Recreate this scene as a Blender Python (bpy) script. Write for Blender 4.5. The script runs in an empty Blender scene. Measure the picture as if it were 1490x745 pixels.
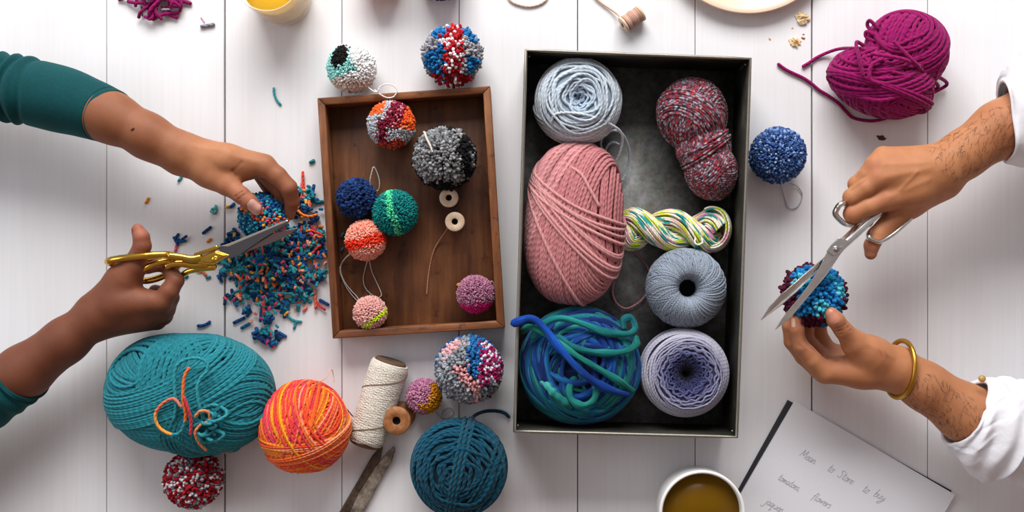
import bpy, math, random
import numpy as np
from mathutils import Vector

U = 0.0007            # metres per unit (one photograph pixel at table level)
HP = 1500.0           # camera height in those units
scene = bpy.context.scene
COL = scene.collection
rng = np.random.default_rng(7)

def P(px, py, z=0.0):
    """photograph pixel seen at height z -> place in the scene (units)"""
    s = (HP - z) / HP
    return np.array([(px - 745.0) * s, (372.5 - py) * s, z])
def PP(pts):
    return np.array([P(*p) for p in pts])
def RS(r, z):
    return r * (HP - z) / HP
def h(s):
    c = np.array([int(s[i:i + 2], 16) / 255 for i in (0, 2, 4)])
    return np.where(c <= 0.04045, c / 12.92, ((c + 0.055) / 1.055) ** 2.4)
def nrm(v):
    v = np.asarray(v, float)
    return v / np.maximum(np.linalg.norm(v, axis=-1, keepdims=True), 1e-9)
def catmull(pts, n, closed=False):
    """smooth curve through the points, n samples (extra columns are carried along)"""
    pts = np.asarray(pts, float)
    if closed:
        Q = np.vstack([pts[-1], pts, pts[0], pts[1]]); m = len(pts)
        t = np.linspace(0, m, n, endpoint=False)
    else:
        Q = np.vstack([2 * pts[0] - pts[1], pts, 2 * pts[-1] - pts[-2]]); m = len(pts) - 1
        t = np.linspace(0, m, n)
    i = np.minimum(t.astype(int), m - 1); f = (t - i)[:, None]
    p0, p1, p2, p3 = Q[i], Q[i + 1], Q[i + 2], Q[i + 3]
    return 0.5 * (2 * p1 + (p2 - p0) * f + (2 * p0 - 5 * p1 + 4 * p2 - p3) * f ** 2 + (3 * p1 - p0 - 3 * p2 + p3) * f ** 3)
def rotz(a):
    c, s = math.cos(a), math.sin(a)
    return np.array([[c, -s, 0], [s, c, 0], [0, 0, 1.0]])
def rot_axis(axis, a):
    x, y, z = nrm(axis); c, s = math.cos(a), math.sin(a); C = 1 - c
    return np.array([[c + x*x*C, x*y*C - z*s, x*z*C + y*s], [y*x*C + z*s, c + y*y*C, y*z*C - x*s], [z*x*C - y*s, z*y*C + x*s, c + z*z*C]])

WLOC = {}
class MB:
    def __init__(s):
        s.V, s.C, s.F, s.T, s.M = [], [], [], [], []; s.n = 0
    def raw(s, V, faces, col, uv=None, m=0):
        V = np.asarray(V, float); k = len(V)
        col = np.asarray(col, float)
        if col.ndim == 1: col = np.broadcast_to(col, (k, 3))
        s.V.append(V); s.C.append(col)
        for i, f in enumerate(faces):
            f = np.asarray(f, int)
            if f.ndim == 1: f = f[None]
            s.F.append(f + s.n)
            s.T.append(np.zeros(f.shape + (2,)) if uv is None else uv[i])
            s.M.append(np.full(len(f), m))
        s.n += k
    def tubes(s, Pt, r, col, up=None, closed=False, sides=6, aspect=1.0, pitch=None, cap=True):
        Pt = np.asarray(Pt, float)
        if Pt.ndim == 2: Pt = Pt[None]
        L, N, _ = Pt.shape
        r = np.asarray(r, float)
        if r.ndim == 1 and len(r) == N: r = r[None, :]
        elif r.ndim == 1: r = r[:, None]
        r = np.broadcast_to(r, (L, N))
        col = np.asarray(col, float)
        if col.ndim == 1: col = col[None, None]
        elif col.ndim == 2: col = col[:, None] if len(col) == L and L > 1 else col[None]
        col = np.broadcast_to(col, (L, N, 3))
        upv = np.array([0, 0, 1.0]) if up is None else np.asarray(up, float)
        if upv.ndim == 2: upv = upv[None] if len(upv) == N else upv[:, None]
        upv = np.broadcast_to(upv, (L, N, 3))
        if not closed and cap:
            t0 = nrm(Pt[:, 0] - Pt[:, 1]); t1 = nrm(Pt[:, -1] - Pt[:, -2])
            Pt = np.concatenate([(Pt[:, 0] + t0 * r[:, :1] * .55)[:, None], Pt, (Pt[:, -1] + t1 * r[:, -1:] * .55)[:, None]], 1)
            r = np.concatenate([r[:, :1] * .3, r, r[:, -1:] * .3], 1)
            col = np.concatenate([col[:, :1], col, col[:, -1:]], 1); upv = np.concatenate([upv[:, :1], upv, upv[:, -1:]], 1)
            N += 2
        T = np.roll(Pt, -1, 1) - np.roll(Pt, 1, 1) if closed else np.gradient(Pt, axis=1)
        T = nrm(T)
        n = upv - (upv * T).sum(-1, keepdims=True) * T
        bad = np.linalg.norm(n, axis=-1) < 1e-3
        if bad.any():
            alt = np.array([1.0, 0.3, 0]); alt = alt - (T @ alt)[..., None] * T
            n = np.where(bad[..., None], alt, n)
        n = nrm(n); b = np.cross(T, n)
        a = 2 * np.pi * np.arange(sides) / sides
        ca, sa = np.cos(a)[:, None], np.sin(a)[:, None] * aspect
        V = Pt[:, :, None] + r[:, :, None, None] * (ca * b[:, :, None] + sa * n[:, :, None])
        seg = np.linalg.norm(np.diff(Pt, axis=1), axis=-1)
        u = np.concatenate([np.zeros((L, 1)), np.cumsum(seg, 1)], 1)
        if closed: u = np.concatenate([u, u[:, -1:] + np.linalg.norm(Pt[:, 0] - Pt[:, -1], axis=-1)[:, None]], 1)
        u = u / (pitch or max(3.6 * float(r.mean()), 1e-3))
        M = N if closed else N - 1
        i, j = np.meshgrid(np.arange(M), np.arange(sides), indexing='ij')
        i2, j2 = (i + 1) % N, (j + 1) % sides
        q = np.stack([i * sides + j, i2 * sides + j, i2 * sides + j2, i * sides + j2], -1).reshape(-1, 4)
        F = (np.arange(L)[:, None, None] * N * sides + q[None]).reshape(-1, 4)
        uu = np.stack([u[:, i], u[:, i + 1], u[:, i + 1], u[:, i]], -1).reshape(-1, 4)
        vv = np.broadcast_to(np.stack([j, j, j + 1, j + 1], -1)[None] / sides, (L, M, sides, 4)).reshape(-1, 4)
        faces = [F]; uvs = [np.stack([uu, vv], -1)]
        if not closed:
            e0 = np.arange(L)[:, None] * N * sides + np.arange(sides)[None]
            e1 = e0 + (N - 1) * sides
            faces += [e0, e1[:, ::-1]]; uvs += [np.zeros(e0.shape + (2,))] * 2
        s.raw(V.reshape(-1, 3), faces, np.repeat(col.reshape(-1, 3), sides, 0), uvs)
    def grid(s, V, col, closed_u=False, closed_v=False, flip=False, m=0):
        """V (nu,nv,3) sheet"""
        nu, nv, _ = V.shape
        i, j = np.meshgrid(np.arange(nu if closed_u else nu - 1), np.arange(nv if closed_v else nv - 1), indexing='ij')
        i2, j2 = (i + 1) % nu, (j + 1) % nv
        f = np.stack([i * nv + j, i2 * nv + j, i2 * nv + j2, i * nv + j2], -1).reshape(-1, 4)
        uv = np.stack([np.stack([i, i + 1, i + 1, i], -1) / nu, np.stack([j, j, j + 1, j + 1], -1) / nv], -1).reshape(-1, 4, 2)
        if flip: f = f[:, ::-1]; uv = uv[:, ::-1]
        col = np.asarray(col, float)
        s.raw(V.reshape(-1, 3), [f], col.reshape(-1, 3) if col.ndim == 3 else col, [uv], m)
    def ellipsoid(s, c, ax, col, R=None, nu=24, nv=32):
        th = np.linspace(0.02, np.pi - 0.02, nu)[:, None]; ph = np.linspace(0, 2 * np.pi, nv, endpoint=False)[None]
        d = np.stack([np.sin(th) * np.cos(ph), np.sin(th) * np.sin(ph), np.cos(th) + 0 * ph], -1) * np.asarray(ax, float)
        if R is not None: d = d @ np.asarray(R).T
        s.grid(d + c, col, closed_v=True)
    def lathe(s, c, prof, col, nv=48, axis=None, m=0):
        """profile [(radius, height)] turned about a vertical axis (or any axis) standing at c"""
        prof = np.asarray(prof, float); ph = np.linspace(0, 2 * np.pi, nv, endpoint=False)
        if axis is None: e1, e2, e3 = np.eye(3)
        else:
            e3 = nrm(axis); e1 = nrm(np.cross(e3, [0, 0, 1.0]) if abs(e3[2]) < .9 else np.cross(e3, [1.0, 0, 0])); e2 = np.cross(e3, e1)
        ring = np.cos(ph)[:, None] * e1 + np.sin(ph)[:, None] * e2
        V = np.asarray(c) + prof[:, 0][:, None, None] * ring[None] + prof[:, 1][:, None, None] * e3
        col = np.asarray(col, float)
        if col.ndim == 2: col = np.repeat(col[:, None], nv, 1)
        s.grid(V, col, closed_v=True, flip=True, m=m)
    def slab(s, top, th, col, m=0):
        """flat plate: top outline (any winding), extruded straight down by th (a number or the full bottom outline)"""
        top = np.asarray(top, float); n = len(top)
        x, y = top[:, 0], top[:, 1]
        if (x * np.roll(y, -1) - np.roll(x, -1) * y).sum() < 0:
            top = top[::-1]
            if not np.isscalar(th): th = np.asarray(th)[::-1]
        bot = top - np.array([0, 0, th]) if np.isscalar(th) else np.asarray(th, float)
        i = np.arange(n); j = (i + 1) % n
        sides = np.stack([i, i + n, j + n, j], -1)
        s.raw(np.vstack([top, bot]), [i[None], (i + n)[::-1][None], sides], col, m=m)
    def build(s, name, mat, parent=None, base=None, smooth=True, bevel=0.0):
        V = np.vstack(s.V); C = np.vstack(s.C)
        me = bpy.data.meshes.new(name)
        loops = np.concatenate([f.ravel() for f in s.F])
        tot = np.concatenate([np.full(len(f), f.shape[1]) for f in s.F])
        uv = np.concatenate([t.reshape(-1, 2) for t in s.T])
        if parent is not None: off = WLOC[parent.name]
        else: off = np.zeros(3) if base is None else np.asarray(base, float)
        me.vertices.add(len(V)); me.vertices.foreach_set('co', ((V - off) * U).astype(np.float32).ravel())
        me.loops.add(len(loops)); me.loops.foreach_set('vertex_index', loops.astype(np.int32))
        me.polygons.add(len(tot)); me.polygons.foreach_set('loop_start', (np.cumsum(tot) - tot).astype(np.int32))
        mi = np.concatenate(s.M).astype(np.int32)
        me.polygons.foreach_set('material_index', mi)
        me.polygons.foreach_set('use_smooth', np.full(len(tot), bool(smooth)))
        l = me.uv_layers.new(name='UVMap'); l.uv.foreach_set('vector', uv.astype(np.float32).ravel())
        a = me.color_attributes.new('Col', 'FLOAT_COLOR', 'POINT')
        a.data.foreach_set('color', np.hstack([C, np.ones((len(C), 1))]).astype(np.float32).ravel())
        me.update(calc_edges=True); me.validate()
        for m_ in (mat if isinstance(mat, (list, tuple)) else [mat]): me.materials.append(m_)
        o = bpy.data.objects.new(name, me); COL.objects.link(o)
        if parent is not None: o.parent = parent
        else: o.location = Vector(off * U)
        WLOC[o.name] = off
        if bevel:
            b = o.modifiers.new('bevel', 'BEVEL'); b.width = bevel * U; b.segments = 2; b.limit_method = 'ANGLE'
        return o

def thing(name, label, cat, base, group=None):
    o = bpy.data.objects.new(name, None); COL.objects.link(o)
    o.empty_display_size = 0.02
    o.location = Vector(np.asarray(base) * U); WLOC[o.name] = np.asarray(base, float)
    return tag(o, label, cat, group)
def tag(o, label, cat, group=None, kind=None):
    o['label'] = label; o['category'] = cat
    if group: o['group'] = group
    if kind: o['kind'] = kind
    return o

# ------------------------------------------------------------------ materials
class NT:
    def __init__(s, name):
        s.mat = bpy.data.materials.new(name); s.mat.use_nodes = True
        s.t = s.mat.node_tree; s.b = s.t.nodes['Principled BSDF']
    def n(s, typ, **kw):
        nd = s.t.nodes.new('ShaderNode' + typ)
        for k, v in kw.items():
            if k[0] == 'i' and k[1:].isdigit(): s.set(nd.inputs[int(k[1:])], v)
            else: setattr(nd, k, v)
        return nd
    def set(s, inp, v):
        if isinstance(v, bpy.types.NodeSocket): s.t.links.new(v, inp)
        elif isinstance(v, (tuple, list, np.ndarray)) and len(v) == 3 and inp.type == 'RGBA': inp.default_value = (*[float(x) for x in v], 1)
        else: inp.default_value = v
    def p(s, **kw):
        for k, v in kw.items(): s.set(s.b.inputs[k.replace('_', ' ')], v)
        return s
    def math(s, op, a, b=0.0): return s.n('Math', operation=op, i0=a, i1=b).outputs[0]
    def mixc(s, typ, f, a, b):
        m = s.n('Mix', data_type='RGBA', blend_type=typ)
        s.set(m.inputs['Factor'], f); s.set(m.inputs[6], a); s.set(m.inputs[7], b); return m.outputs[2]
    def noise(s, scale, detail=3, vec=None, rough=0.5):
        nd = s.n('TexNoise'); nd.inputs['Scale'].default_value = scale; nd.inputs['Detail'].default_value = detail; nd.inputs['Roughness'].default_value = rough
        if vec is not None: s.set(nd.inputs['Vector'], vec)
        return nd.outputs['Fac']
    def obj(s, scale=(1, 1, 1)):
        tc = s.n('TexCoord'); mp = s.n('Mapping'); s.set(mp.inputs['Vector'], tc.outputs['Object']); mp.inputs['Scale'].default_value = scale
        return mp.outputs[0]
    def ramp(s, fac, stops):
        r = s.n('ValToRGB'); s.set(r.inputs[0], fac); e = r.color_ramp.elements
        while len(e) < len(stops): e.new(0.5)
        for el, (pos, c) in zip(e, stops): el.position = pos; el.color = (*[float(x) for x in c], 1)
        return r.outputs[0]
    def bump(s, hgt, strength=0.3, dist=0.001):
        b = s.n('Bump'); b.inputs['Strength'].default_value = strength; b.inputs['Distance'].default_value = dist
        s.set(b.inputs['Height'], hgt); s.set(s.b.inputs['Normal'], b.outputs[0]); return s

def col_attr(m):
    a = m.n('Attribute'); a.attribute_name = 'Col'; return a.outputs['Color']
def yarn_mat(name, ply=2, lo=0.72, hi=1.08, bump=0.6, fleck=0.12, rough=0.88, sheen=0.1):
    m = NT(name); c = col_attr(m)
    uv = m.n('UVMap'); sp = m.n('SeparateXYZ', i0=uv.outputs[0])
    ph = m.math('ADD', sp.outputs[0], m.math('MULTIPLY', sp.outputs[1], float(ply)))
    w = m.math('SINE', m.math('MULTIPLY', ph, 2 * math.pi))
    k = m.math('ADD', m.math('MULTIPLY', w, (hi - lo) / 2), (hi + lo) / 2)
    nz = m.math('ADD', m.math('MULTIPLY', m.noise(1400, 2, m.obj()), 2 * fleck), 1 - fleck)
    k = m.math('MULTIPLY', k, nz)
    cc = m.mixc('MULTIPLY', 1.0, c, m.n('CombineColor', i0=k, i1=k, i2=k).outputs[0])
    m.p(Base_Color=cc, Roughness=rough, Specular_IOR_Level=0.15, Sheen_Weight=sheen, Sheen_Roughness=0.5)
    return m.bump(w, bump, 0.0006).mat
def simple(name, col, rough=0.5, metal=0.0, spec=0.5, nscale=300, namt=0.08, **kw):
    m = NT(name)
    k = m.noise(nscale, 3, m.obj())
    a = np.asarray(col, float)
    m.p(Base_Color=m.ramp(k, [(0.3, a * (1 - namt)), (0.7, np.minimum(a * (1 + namt), 1))]), Roughness=rough, Metallic=metal, Specular_IOR_Level=spec, **kw)
    return m.mat

M = {}
M['yarn'] = yarn_mat('yarn_plied', 2, .84, 1.06, .3, .1)
M['yarn_soft'] = yarn_mat('yarn_single_ply', 1, 0.9, 1.05, 0.2, 0.1)
M['yarn_twist'] = yarn_mat('yarn_roped', 2, .7, 1.15, .5, .12)
M['yarn_fine'] = yarn_mat('yarn_fine', 2, 0.82, 1.05, 0.3, 0.1)
M['pom'] = yarn_mat('pompom_pile', 2, 0.9, 1.05, 0.3, 0.14, 0.92, 0.05)
def roving_mat():
    m = NT('roving_fibre'); c = col_attr(m); uv = m.n('UVMap'); mp = m.n('Mapping'); m.set(mp.inputs['Vector'], uv.outputs[0]); mp.inputs['Scale'].default_value = (.35, 9, 1)
    f = m.noise(1.0, 4, mp.outputs[0], .7); f2 = m.noise(2200, 2, m.obj())
    cc = m.mixc('MULTIPLY', .8, c, m.ramp(f, [(.32, h('707c90')), (.5, h('dfe6ea')), (.7, h('ffffff'))]))
    cc = m.mixc('SCREEN', m.math('MULTIPLY', m.math('GREATER_THAN', f, .6), .10), cc, h('9ad8d4'))
    m.p(Base_Color=cc, Roughness=.8, Specular_IOR_Level=.2, Sheen_Weight=.06)
    return m.bump(f, .6, .0015).mat
M['roving'] = roving_mat()
M['thread'] = yarn_mat('thread', 2, 0.8, 1.05, 0.3, 0.05, 0.7)
M['snip'] = yarn_mat('cut_yarn', 2, 0.75, 1.05, 0.5, 0.1, 0.9)
# ------------------------------------------------------------------ camera, light
cam = bpy.data.cameras.new('camera'); cam.sensor_width = 36; cam.lens = 36 * HP / 1490; cam.clip_start = 0.01
co = bpy.data.objects.new('camera', cam); COL.objects.link(co); co.location = (0, 0, HP * U); scene.camera = co
scene.view_settings.view_transform = 'Standard'; scene.view_settings.look = 'None'
scene.view_settings.exposure = 0.0

wd = bpy.data.worlds.new('room_light'); scene.world = wd; wd.use_nodes = True
nt = wd.node_tree; bg = nt.nodes['Background']
tc = nt.nodes.new('ShaderNodeTexCoord'); sp = nt.nodes.new('ShaderNodeSeparateXYZ'); nt.links.new(tc.outputs['Generated'], sp.inputs[0])
mr = nt.nodes.new('ShaderNodeMapRange'); mr.inputs[1].default_value = -1; mr.inputs[2].default_value = 1
nt.links.new(sp.outputs[1], mr.inputs[0])
rp = nt.nodes.new('ShaderNodeValToRGB'); nt.links.new(mr.outputs[0], rp.inputs[0])
e = rp.color_ramp.elements; e[0].position = 0.15; e[0].color = (0.37, 0.235, 0.175, 1); e[1].position = 0.95; e[1].color = (0.72, 0.76, 0.86, 1)
nt.links.new(rp.outputs[0], bg.inputs['Color']); bg.inputs['Strength'].default_value = WORLD = 0.62

def area(name, loc, target, size, size_y, energy, color):
    l = bpy.data.lights.new(name, 'AREA'); l.shape = 'RECTANGLE'; l.size = size; l.size_y = size_y; l.energy = energy; l.color = color
    o = bpy.data.objects.new(name, l); COL.objects.link(o); o.location = loc
    o.rotation_euler = (Vector(target) - Vector(loc)).to_track_quat('-Z', 'Y').to_euler(); return o
area('window_light', (-0.1, 1.6, 1.05), (0, 0.0, 0), 1.5, 0.9, 56, (1.0, 0.99, 0.985))
area('left_cool_fill', (-1.7, 0.3, 1.1), (0, 0, 0), 0.9, 0.9, 7, (0.85, 0.92, 1.0))  # cool fill lamp added on the left, not a seen source

# ------------------------------------------------------------------ table top: whitewashed planks
def plank_mat():
    m = NT('whitewashed_wood')
    big = m.noise(1.0, 4, m.obj((26, 1.6, 1)), 0.6); fine = m.noise(1.0, 6, m.obj((260, 5, 1)), 0.65); blot = m.noise(5, 2, m.obj())
    c = m.ramp(big, [(0.25, h('e6e5e5')), (0.5, h('e9e9ea')), (0.8, h('ececed'))])
    c = m.mixc('MULTIPLY', 0.5, c, m.ramp(fine, [(0.3, h('f6f3f2')), (0.6, h('ffffff'))]))
    c = m.mixc('MULTIPLY', 0.5, c, m.ramp(blot, [(0.35, h('f3eeec')), (0.65, h('ffffff'))]))
    m.p(Base_Color=c, Roughness=0.5, Specular_IOR_Level=0.3)
    return m.bump(fine, 0.12, 0.0006).mat
M['plank'] = plank_mat()
M['gap'] = simple('plank_gap', h('4a3a34'), 0.8)
tb = MB()
seams = [(-16, 1), (155, .9), (327, 2.6), (497.5, 1.0), (668, 1.1), (840.5, 1.4), (1011.5, 1.0), (1181.5, 2.5), (1350, 1.1)]
xs = [(s - 745, w) for s, w in seams]
step = 171
while xs[0][0] > -1900: xs.insert(0, (xs[0][0] - step, 1.2))
while xs[-1][0] < 1900: xs.append((xs[-1][0] + step, 1.2))
for (x0, w0), (x1, w1) in zip(xs[:-1], xs[1:]):
    a, b = x0 + w0 / 2, x1 - w1 / 2; c = 0.7
    prof = [(a, -30), (a, -c), (a + c * .4, -c * .3), (a + c, 0), (b - c, 0), (b - c * .4, -c * .3), (b, -c), (b, -30)]
    V = np.array([[(px_, yy, pz) for px_, pz in prof] for yy in (-1250, 1250)])
    tb.grid(V, h('e8e8ea'))
tb.slab([(-1880, -1250, -14), (1880, -1250, -14), (1880, 1250, -14), (-1880, 1250, -14)], 16, h('4a3a34'), m=1)
tag(tb.build('table', [M['plank'], M['gap']], smooth=False), 'white painted wooden plank table top under everything', 'table')

# ------------------------------------------------------------------ containers
def wood_mat(name, axis, dark, mid, light):
    m = NT(name)
    sc = (9, 90, 90) if axis == 'x' else (90, 9, 90)
    g = m.noise(1.0, 6, m.obj(sc), 0.65); bl = m.noise(16, 4, m.obj()); wear = m.noise(60, 5, m.obj(), 0.7)
    c = m.ramp(g, [(0.25, dark), (0.5, mid), (0.8, light)])
    c = m.mixc('MULTIPLY', 0.75, c, m.ramp(bl, [(0.3, h('8c7a70')), (0.65, h('ffffff'))]))
    c = m.mixc('MULTIPLY', 0.6, c, m.ramp(wear, [(0.34, h('50382c')), (0.42, h('ffffff'))]))
    m.p(Base_Color=c, Roughness=0.5, Specular_IOR_Level=0.35)
    return m.bump(g, 0.25, 0.0008).mat
W_ = (h('4c2a16'), h('854f2c'), h('b27f50'))
M['wood_x'] = wood_mat('worn_brown_wood_across', 'x', *W_)
M['wood_y'] = wood_mat('worn_brown_wood_along', 'y', *W_)
M['wood_floor'] = wood_mat('stained_box_floor', 'y', h('42230f'), h('6a3f22'), h('8a5a36'))

HB = 42.0
o_ = PP([(461.5, 142.5, HB), (713.4, 124.8, HB), (734.6, 477.0, HB), (484, 493, HB)])
i_ = PP([(473, 153, HB), (703, 136, HB), (722.5, 467, HB), (494, 481.5, HB)])
box = thing('wooden_box', 'shallow worn brown wooden box holding pom-poms and spools, left of the dark metal tray', 'box', np.array([*o_[:, :2].mean(0), 0]))
b = MB(); fl = i_.copy(); fl[:, 2] = 6; b.slab(fl, 5.5, h('6a3f25')); b.build('base_board', M['wood_floor'], box, bevel=.5)
for k in range(4):
    q = (k + 1) % 4; b = MB()
    b.slab([o_[k], o_[q], i_[q], i_[k]], HB - 0.2, h('7a4a2d')); b.build('side_board', M['wood_x'] if k % 2 == 0 else M['wood_y'], box, bevel=1.3)

def tin_mat():
    m = NT('galvanised_metal')
    n1 = m.noise(22, 6, m.obj(), 0.7); n2 = m.noise(160, 4, m.obj(), 0.7); v = m.n('TexVoronoi'); m.set(v.inputs['Vector'], m.obj((60, 60, 60)))
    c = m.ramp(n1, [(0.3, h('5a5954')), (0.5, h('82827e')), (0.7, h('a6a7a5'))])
    c = m.mixc('MULTIPLY', 0.5, c, m.ramp(n2, [(0.35, h('8d8a80')), (0.6, h('ffffff'))]))
    c = m.mixc('MULTIPLY', 0.18, c, v.outputs['Color'])
    m.p(Base_Color=c, Metallic=0.35, Roughness=m.math('ADD', m.math('MULTIPLY', n2, 0.2), 0.42))
    return m.bump(n2, 0.12, 0.0006).mat
M['tin'] = tin_mat()
m = NT('shaded_tin_wall'); n1 = m.noise(30, 6, m.obj((1, 1, 1)), .7); m.p(Base_Color=m.ramp(n1, [(.3, h('1c1a16')), (.55, h('302e28')), (.75, h('4a4840'))]), Metallic=.3, Roughness=.5); M['tin_wall'] = m.mat  # same tin as the floor, with the walls' shade darkened into the colour
M['tin_rim'] = simple('rolled_tin_edge', h('8a8578'), 0.4, 0.7)
HT = 95.0
to = PP([(764, 71.5, HT), (1093.5, 84, HT), (1073.5, 637.5, HT), (747, 629, HT)])
cen = to[:, :2].mean(0)
ti = to.copy()
for k in range(4):
    d1 = nrm(to[(k + 1) % 4] - to[k]); d0 = nrm(to[k - 1] - to[k]); ti[k] = to[k] + 3.0 * (d0 + d1)
tray = thing('metal_tray', 'deep rectangular dark galvanised metal tray holding balls of yarn, right of the wooden box', 'tray', np.array([*cen, 0]))
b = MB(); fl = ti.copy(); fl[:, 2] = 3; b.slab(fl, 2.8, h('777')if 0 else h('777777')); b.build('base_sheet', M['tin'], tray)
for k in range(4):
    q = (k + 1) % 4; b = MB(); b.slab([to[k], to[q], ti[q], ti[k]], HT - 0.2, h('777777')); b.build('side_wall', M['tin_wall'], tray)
b = MB(); c4 = (to + ti) / 2; loop = np.vstack([np.linspace(c4[k], c4[(k + 1) % 4], 12, endpoint=False) for k in range(4)])
b.tubes(loop, 2.3, h('77746a'), closed=True, sides=8); b.build('rolled_rim', M['tin_rim'], tray)
for k in range(4):
    b = MB(); b.ellipsoid(ti[k] + np.array([0, 0, -9]) + 6 * nrm(np.array([*cen, 0]) - ti[k]) * np.array([1, 1, 0]), (1.6, 1.6, 1.6), h('aaaaaa'), nu=8, nv=10)
    b.build('rivet', M['tin_rim'], tray)
# ------------------------------------------------------------------ pom-poms
def fib(n):
    i = np.arange(n) + 0.5; ph = np.arccos(1 - 2 * i / n); th = np.pi * (1 + 5 ** 0.5) * i
    return np.stack([np.cos(th) * np.sin(ph), np.sin(th) * np.sin(ph), np.cos(ph)], -1)
def pompom(label, px, py, r_app, colour, tuft=2.4, shag=0.06, zc=None, base_z=0.0, name='pom_pom', category='pom-pom', group=None, seed=0, squash=1.0, sides=5, rad=None, mat='pom', parent_is_empty=True):
    g = np.random.default_rng(100 + seed)
    zc = base_z + r_app * 0.95 * squash if zc is None else zc
    c = P(px, py, zc); R = RS(r_app, zc)
    n = int(4 * (R / tuft) ** 2 * 1.3)
    d = nrm(fib(n) + g.normal(0, 0.55 * tuft / R, (n, 3)))
    tip = R * (1 + g.normal(0, shag * .4, n) + (g.random(n) < .04) * shag * g.random(n))
    if rad is not None: tip = tip * rad(d)
    lean = g.normal(0, 1, (n, 3)); lean -= (lean * d).sum(-1, keepdims=True) * d
    ts = np.array([0.62, 0.8, 0.93, 1.0])
    Pt = d[:, None] * (tip[:, None] * ts)[..., None] + lean[:, None] * (np.array([0, .1, .35, .7]) * tuft)[None, :, None]
    Pt[..., 2] *= squash
    rr = tuft * np.array([.85, 1.0, 1.05, .92])[None] * (1 + g.normal(0, .1, (n, 1)))
    cols = np.clip(colour(d, g) * (1 + g.normal(0, .07, (n, 1))), 0, 1)
    b = MB(); b.tubes(Pt + c, rr, cols[:, None], up=g.normal(0, 1, (n, 1, 3)), sides=sides)
    core = np.clip(cols.mean(0) * .8, 0, 1)
    b.ellipsoid(c, (R * .74, R * .74, R * .74 * squash), core, nu=16, nv=20)
    root = thing(name, label, category, np.array([c[0], c[1], max(base_z, c[2] - R * squash)]), group)
    b.build('pile', M[mat], root)
    return root, c, R
def pick(g, n, cols, w):
    return np.array([h(x) for x in cols])[g.choice(len(cols), n, p=np.array(w) / sum(w))]
def zones(base, *rules):
    """base: (colours, weights); rules: (mask function of direction, colours, weights) painted over in order; directions: x right, y up in the photo, z to camera"""
    def f(d, g):
        dj = d + g.normal(0, .05, d.shape); out = pick(g, len(d), *base)
        for fn, cs, ws in rules:
            mk = fn(dj); out[mk] = pick(g, len(d), cs, ws)[mk]
        return out
    return f
def string(parent, pts, r=0.9, col='e8e2da', name='hanging_string', n=60, mat='thread', label=None):
    """pts: (px,py,z) through which the string runs"""
    q = catmull(PP(pts), n); b = MB(); b.tubes(q, r, h(col), sides=6, pitch=5)
    o = b.build(name, M[mat], parent)
    if label: o['label'] = label
    return o

# on the table, top of the photograph
r, c, R = pompom('white pom-pom with pale aqua patch and black dot, above the wooden box', 512, 99, 35,
    zones((['fbfaf8', 'f3f1f0'], [3, 1]), (lambda d: (d[:, 0] + d[:, 1] * .9 - d[:, 2] * .25 < -.05) & (d[:, 1] > -.35 + .3 * d[:, 0]) | (((d - nrm([-.62, .3, .72])) ** 2).sum(1) < .5), ['96dcd4', 'a8e6de', '7accc4'], [2, 2, 1]),
          (lambda d: (((d - nrm([-.43, .47, .77])) * [1.2, .85, 1]) ** 2).sum(1) < .27, ['131211', '1d1b1a'], [2, 1]),
          (lambda d: (d[:, 1] < -.62), ['e2cfc2', 'eadbd0'], [1, 1])), tuft=1.6, seed=1)
string(r, [(530, 118, 30), (537, 128, 42), (548, 134, 48), (553, 126, 48), (563, 122.5, 47), (573, 125, 46), (577.5, 132, 45.5), (573, 140.5, 45.2), (563, 142, 45.5), (553, 137, 46.5), (545, 130.5, 46)], .9, 'efebe6')
pompom('red, blue, grey and white speckled pom-pom above the top edge of the wooden box', 658, 81, 41.5,
    zones((['9b9aa0', 'b3b2b6', '8a8a90'], [2, 1, 1]), (lambda d: np.abs(d[:, 0] - .05) < .38, ['c3202b', 'a51420', 'f0e9ec', 'd8262f'], [3, 2, 2.6, 1]),
          (lambda d: (d[:, 1] < -.72), ['a5141e', '8c1119', 'efe6e8', '2a62a0'], [3, 2, 1, .6]),
          (lambda d: (((d - nrm([-.62, -.36, .6])) ** 2).sum(1) < .2) | (((d - nrm([-.4, .0, .9])) ** 2).sum(1) < .05), ['1f6ea8', '165a92', '2f80b8'], [2, 2, 1]),
          (lambda d: (((d - nrm([-.42, .72, .5])) ** 2).sum(1) < .16) | (((d - nrm([.62, .68, .35])) ** 2).sum(1) < .13) | (((d - nrm([.66, -.4, .5])) ** 2).sum(1) < .09), ['1f6ea8', '2b7db8'], [2, 1])),
    tuft=2.3, shag=.13, seed=2)
pompom('coral pink pom-pom cut off by the top edge, left of its navy neighbour', 556, -37, 33, zones((['ef8f78', 'f2a48d', 'e77a66'], [1, 1, 1])), tuft=1.9, seed=3)
pompom('navy and plum pom-pom cut off by the top edge, right of its coral neighbour', 640, -36, 35, zones((['26305e', '4a2a52', '35427a'], [1, 1, 1])), tuft=2.2, seed=4)

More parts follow.
